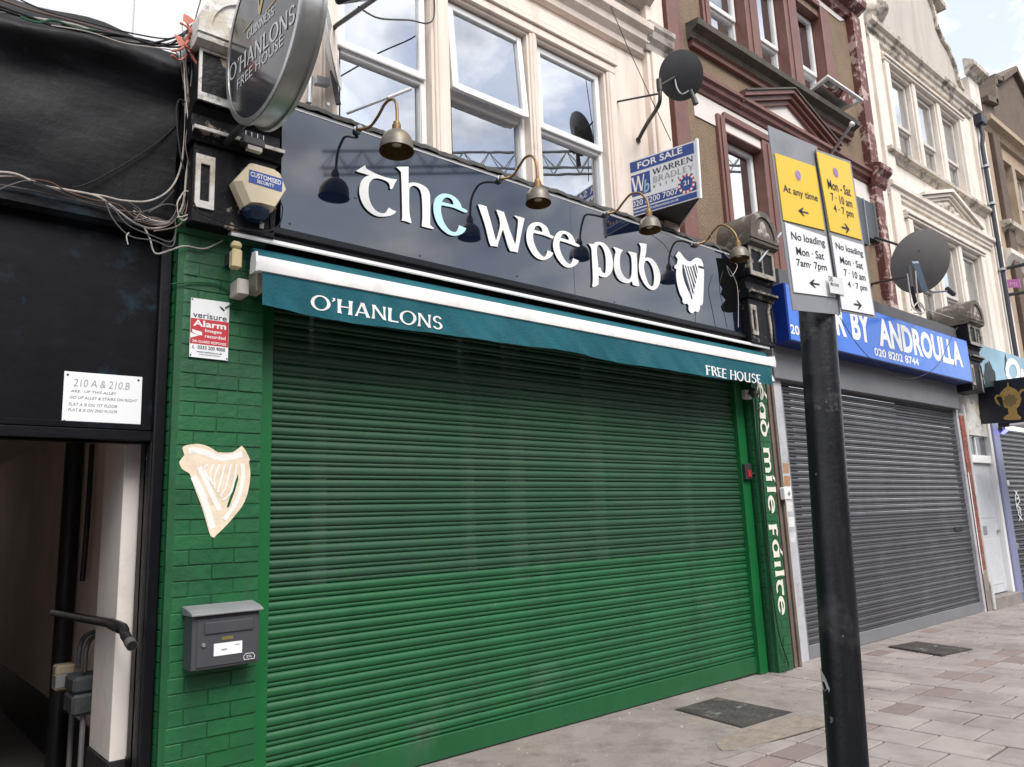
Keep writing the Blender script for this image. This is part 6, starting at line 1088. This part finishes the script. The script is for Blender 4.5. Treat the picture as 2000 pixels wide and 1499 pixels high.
bx('corner_pier', STB, bb, 13.40, 13.62, -.05, .01, 3.0, 8.3, .01); bx('dark_return', BRB, bb, 13.66, 14.0, -.12, .01, 3.2, 8.2, .01)
cornice(bb, 'window_sill', CRD, 13.5, 18.5, 0, [(.03, 6.25), (.08, 6.3), (.2, 6.36), (.21, 6.44), (.0, 6.46)]); cornice(bb, 'string_course', CRM, 13.4, 18.5, 0, [(.0, 5.6), (.05, 5.62), (.1, 5.7), (.17, 5.8), (.17, 5.88), (.0, 5.92)]); cornice(bb, 'main_cornice', STB, 13.4, 18.5, 0, [(.0, 8.2), (.06, 8.22), (.1, 8.3), (.2, 8.36), (.2, 8.46), (.0, 8.5)])
ga = [(13.6, 8.45), (18.4, 8.45), (18.1, 8.9), (17.4, 9.1), (17.3, 9.6), (16.95, 10.0), (16.6, 10.05), (16.2, 10.3), (15.3, 10.45), (14.9, 10.05), (14.5, 9.75), (14.45, 9.3), (14.3, 9.05), (13.9, 8.9), (13.7, 8.7)]
ga = [(13.6, 8.45), (18.4, 8.45), (18.2, 8.9), (17.7, 9.0), (17.55, 9.4), (17.5, 9.6), (17.1, 9.7), (16.0, 10.35), (14.9, 9.7), (14.5, 9.6), (14.45, 9.4), (14.3, 9.0), (13.8, 8.9)]
G().prism([ga], (0, -.02, 0), XR, ZU, NF, .35).make('gable', BRB, bb)
for (xa, za), (xb, zb2) in zip(ga[2:-1], ga[3:]):
    d = V((xb-xa, 0, zb2-za)); L = d.length; d.normalize(); n_ = V((d.z, 0, -d.x)); G().obox(V(((xa+xb)/2, .14, (za+zb2)/2))+n_*.04, d, V((0, 1, 0)), n_, L/2+.04, .26, .06).make('coping_stone', STD, bb, .01)
# ================================================================ FAR RIGHT GROUND FLOOR
RB = mat('red_brick', (.24, .075, .050), .85, .2, 6, .3, 60, rnd=.22, dirt=((.10, .05, .04), .5, 4)); MOR = mat('brick_mortar', (.30, .27, .24), .9, .2)
x0, x1 = gx1+.075, at(1933, 1200, -.02).x
BH_old = BH; BH = .0755
far = thing('doorway_building', 'narrow doorway bay of red brick between the grey shutter and the lilac post', 'building', (10.6, .1, 0))
pier('red_brick_pier', x0, x1, 2.75, MOR, RB, far, -.06, .15, bull=False)
bx('plinth_render', CONC, far, x0-.002, x1+.002, -.064, -.0605, 0, .55); bx('white_edge', UPVC, far, x0-.002, x0+.02, -.066, -.0605, .5, 1.9); pipx = x1+.05
G().tube([(pipx, -.07, .01), (pipx, -.07, .33), (pipx-.02, -.05, .42), (pipx-.02, -.05, 2.9)], .03, 10).make('waste_pipe', mat('pipe_pale', (.50, .50, .50), .5, .1), far, smooth=40)
dx0, dx1 = at(1900, 1000, .05).x, at(1972, 1160, .05).x
dx0, dx1 = x1+.10, at(1974, 1150, .02).x
GDOOR = mat('door_pale_grey', (.56, .58, .62), .5, .05, 3, dirt=((.35, .36, .38), .5, 4))
dr = thing('door', 'pale grey front door with letter plate and fanlight beside the red brick pier', 'door', ((dx0+dx1)/2, .05, .15))
zt_ = 2.05; bx('leaf', GDOOR, dr, dx0, dx1-.06, .04, .09, .18, zt_, .004); bx('lower_panel', GDOOR, dr, dx0+.1, dx1-.16, .034, .0395, .30, .95, .004); bx('upper_panel', GDOOR, dr, dx0+.1, dx1-.16, .034, .0395, 1.25, 1.9, .004)
bx('letter_plate', GALV, dr, dx0+.12, dx0+.42, .026, .0335, 1.02, 1.14, .004); bx('frame', UPVC, dr, dx1-.055, dx1+.03, -.03, .09, .16, 2.75, .006); bx('transom', UPVC, dr, dx0-.02, dx1-.057, .0, .09, zt_+.003, zt_+.12, .006)
bx('fanlight', mat('fan_glass', (.10, .11, .12), .1, .2), dr, dx0, dx1-.06, .05, .06, zt_+.125, 2.45); bx('fanlight_bar', UPVC, dr, (dx0+dx1)/2-.03, (dx0+dx1)/2+.0, .03, .07, zt_+.125, 2.45); bx('head_panel', PEELW, dr, dx0-.02, dx1-.057, .0, .09, 2.46, 3.2, .004)
bx('threshold', CONC, dr, dx0-.02, dx1+.05, -.10, .1, -.01, .16, .006); G().tube([(dx1-.14, .03, 1.05), (dx1-.14, -.0, 1.05)], .025, 10).make('door_knob', GALV, dr)
LIL = mat('lilac_paint', (.22, .235, .37), .45, .05, 2); lx = dx1+.035
lp_ = thing('lilac_post', 'lilac painted shopfront post beside the grey door', 'post', (lx+.1, -.05, 0)); bx('shaft', LIL, lp_, lx, lx+.26, -.06, .05, .12, 3.0, .01); G().prism([[(0, 0), (.26, 0), (.26, .12), (0, .12)]], (lx-.01, -.075, 0), XR, ZU, NF, .15).make('base', mat('lilac_base', (.08, .16, .28), .5), lp_)
fsx0, fsx1 = lx+.27, lx+4.0
fsh = thing('roller_shutter', 'dark roller shutter with white graffiti at the far right edge', 'roller shutter', ((fsx0+fsx1)/2, .05, 0)); sm2 = slat_mesh('slat', fsx1-fsx0, mat('black_slat', (.03, .03, .033), .4, .2))
for i in range(34): link('slat', sm2, fsh, ((fsx0+fsx1)/2, .05, .08+i*PITCH))
bx('bottom_rail', DARKM, fsh, fsx0, fsx1, .03, .07, 0, .081); bx('guide_rail', DARKM, fsh, fsx0-.005, fsx0+.06, -.02, .08, 0, 2.9)
for k in range(5):
    p = at(1982+k*2, 970+k*12, .03); text('XMKWX'[k], 'graffiti', PAPERW, fsh, (p.x, .033, p.z), XR, ZU, .2, .10, NF, .01)
pb = at(1964, 945, .02); bx('latch', PAPERW, fsh, pb.x-.05, pb.x+.12, .0, .03, pb.z-.03, pb.z+.05, .006); pb = at(1985, 1066, .02); bx('padlock', GALV, fsh, pb.x-.03, pb.x+.05, .0, .03, pb.z-.05, pb.z+.03, .006)
pl_ = at(1962, 842, -.12); le = thing('blue_lamp', 'small glowing blue lamp under the dark trophy sign', 'lamp', tuple(pl_)); G().lathe([(.0001, .03), (.05, .025), (.06, 0)], pl_, (0, -.6, -.8), 14).make('lens', mat('blue_led', (.02, .02, .9), .3, emit=((.12, .12, 1), 3)), le); bx('housing', DARKM, le, pl_.x-.08, pl_.x+.08, -.12, .02, pl_.z+.012, pl_.z+.06, .006)
aw2 = thing('white_canopy', 'edge of a white canopy under the trophy sign', 'canopy', tuple(at(1990, 835, -.4))); G().prism([[(0, 0), (1.6, -.02), (1.6, .05), (0, .03)]], at(1972, 832, -.55), XR, ZU, NF, -.5).make('edge', WHITE, aw2)
# hanging trophy sign (perpendicular to the wall)
XT = at(1960, 790, -.5).x
q = [at(1914, 828, .0), None]; XT = 11.2
k4 = [atx(1915, 829, XT), atx(2012, 822, XT), atx(2012, 735, XT), atx(1908, 749, XT)]
hs_ = thing('hanging_sign', 'black banner with a gold trophy cup hanging out from the wall at the right edge', 'sign', tuple(k4[0])); b_ = [p+V((.03, 0, 0)) for p in k4]; G().hexa([k4[0], k4[1], b_[1], b_[0], k4[3], k4[2], b_[2], b_[3]]).make('board', mat('banner_black', (.006, .007, .014), .35, .15), hs_)
TG = mat('trophy_gold', (.30, .19, .055), .5, .12, 6)
tro = [(895, 585), (920, 560), (950, 545), (940, 490), (905, 480), (890, 400), (860, 350), (900, 300), (935, 275), (935, 235), (945, 235), (950, 275), (1010, 300), (1045, 330), (1075, 400), (1050, 470), (1025, 490), (1035, 545), (1075, 580), (1060, 600), (960, 605), (910, 600)]
P = [atx(1780+a/4.995, 700+b/4.995, XT-.004) for a, b in tro]; G().prism([[(-p.y, p.z) for p in P]], (XT-.004, 0, 0), (0, -1, 0), ZU, NX, .003).make('trophy', TG, hs_)
for side in ([(880, 365), (830, 355), (808, 385), (830, 440), (870, 470), (850, 430), (828, 388), (845, 372), (882, 380)], [(1045, 335), (1070, 300), (1110, 300), (1120, 330), (1090, 320), (1075, 330), (1060, 360)]):
    P = [atx(1780+a/4.995, 700+b/4.995, XT-.004) for a, b in side]; G().prism([[(-p.y, p.z) for p in P]], (XT-.004, 0, 0), (0, -1, 0), ZU, NX, .003).make('trophy_handle', TG, hs_)
cc_ = atx(1780+965/4.995, 700+410/4.995, XT-.008); G().prism([[(math.cos(t)*(.085+.012*math.cos(8*t)), math.sin(t)*(.085+.012*math.cos(8*t))) for t in [2*math.pi*k/40 for k in range(40)]]], cc_, (0, -1, 0), ZU, NX, .002).make('trophy_crest', mat('trophy_dark', (.14, .10, .035), .5), hs_)
G().tube([V((XT, k4[3].y+.05, k4[3].z+.02)), V((XT+.2, .0, k4[3].z+.1))], .02, 6).make('bracket', DARKM, hs_)
# sky blue fascia
YK = -.25; sg = thing('sky_blue_sign', 'sky blue shop sign with dark foliage print and white lettering at the right edge', 'sign', tuple(at(1915, 745, YK)))
sx0 = at(1912, 700, YK).x; sz1 = at(1912, 672, YK).z; sz0 = at(1912, 748, YK).z
bx('panel', mat('sky_print', (.16, .32, .42), .3, .35, 1.2), sg, sx0, sx0+4, YK, .0, sz0, sz1, .004); bx('edge', UPVC, sg, sx0-.03, sx0, YK-.006, .0, sz0, sz1)
def fol(seed, cx, w, h):
    r_ = random.Random(seed); return [(cx+w*(t/12-.5)+r_.uniform(-.04, .04), h*(.3+.7*math.sin(math.pi*t/12)**.6*r_.uniform(.7, 1))) for t in range(13)]+[(cx+w/2, 0), (cx-w/2, 0)]
for s, cxx, w_, h_ in ((1, .35, .5, .42), (2, 1.15, .2, .6)): G().prism([fol(s, cxx, w_, h_)], (sx0, YK-.002, sz0), XR, ZU, NF, .0015).make('foliage_print', mat('foliage_dark', (.02, .03, .03), .6), sg)
text('On', 'lettering', LWH, sg, (at(1965, 735, YK).x, YK-.002, sz0+.1), XR, ZU, 1.1, .45, NF, .04, .3); 
# pink sign with two brackets
XP = 13.3; ps = thing('pink_sign', 'small pink lettered sign on dark rods, upper right edge', 'sign', tuple(atx(1945, 570, XP))); PNK = mat('pink_face', (.50, .16, .42), .5, .1)
k4 = [atx(1941, 562, XP), atx(1993, 562, XP), atx(1990, 545, XP), atx(1940, 549, XP)]; b_ = [p+V((.03, 0, 0)) for p in k4]; G().hexa([k4[0], k4[1], b_[1], b_[0], k4[3], k4[2], b_[2], b_[3]]).make('board', PNK, ps); text('NTAMI', 'lettering', mat('pink_pale', (.7, .45, .62), .5), ps, k4[0].lerp(k4[3], .2)+V((-.002, 0, 0)), k4[1]-k4[0], ZU, (k4[1]-k4[0]).length*.9, (k4[3]-k4[0]).length*.6, NX)
for a, b in (((1940, 530), (2010, 515)), ((1945, 580), (2010, 570))): G().tube([atx(*a, XP), atx(*b, XP)], .03, 8).make('rod', DARKM, ps)
p = atx(1940, 530, XP); G().tube([V((p.x, .0, p.z)), p], .03, 8).make('rod', DARKM, ps); p2 = atx(1944, 585, XP); G().tube([V((p2.x, .0, p2.z)), p2], .03, 8).make('rod', DARKM, ps); G().tube([p, p2], .03, 8).make('rod', DARKM, ps)
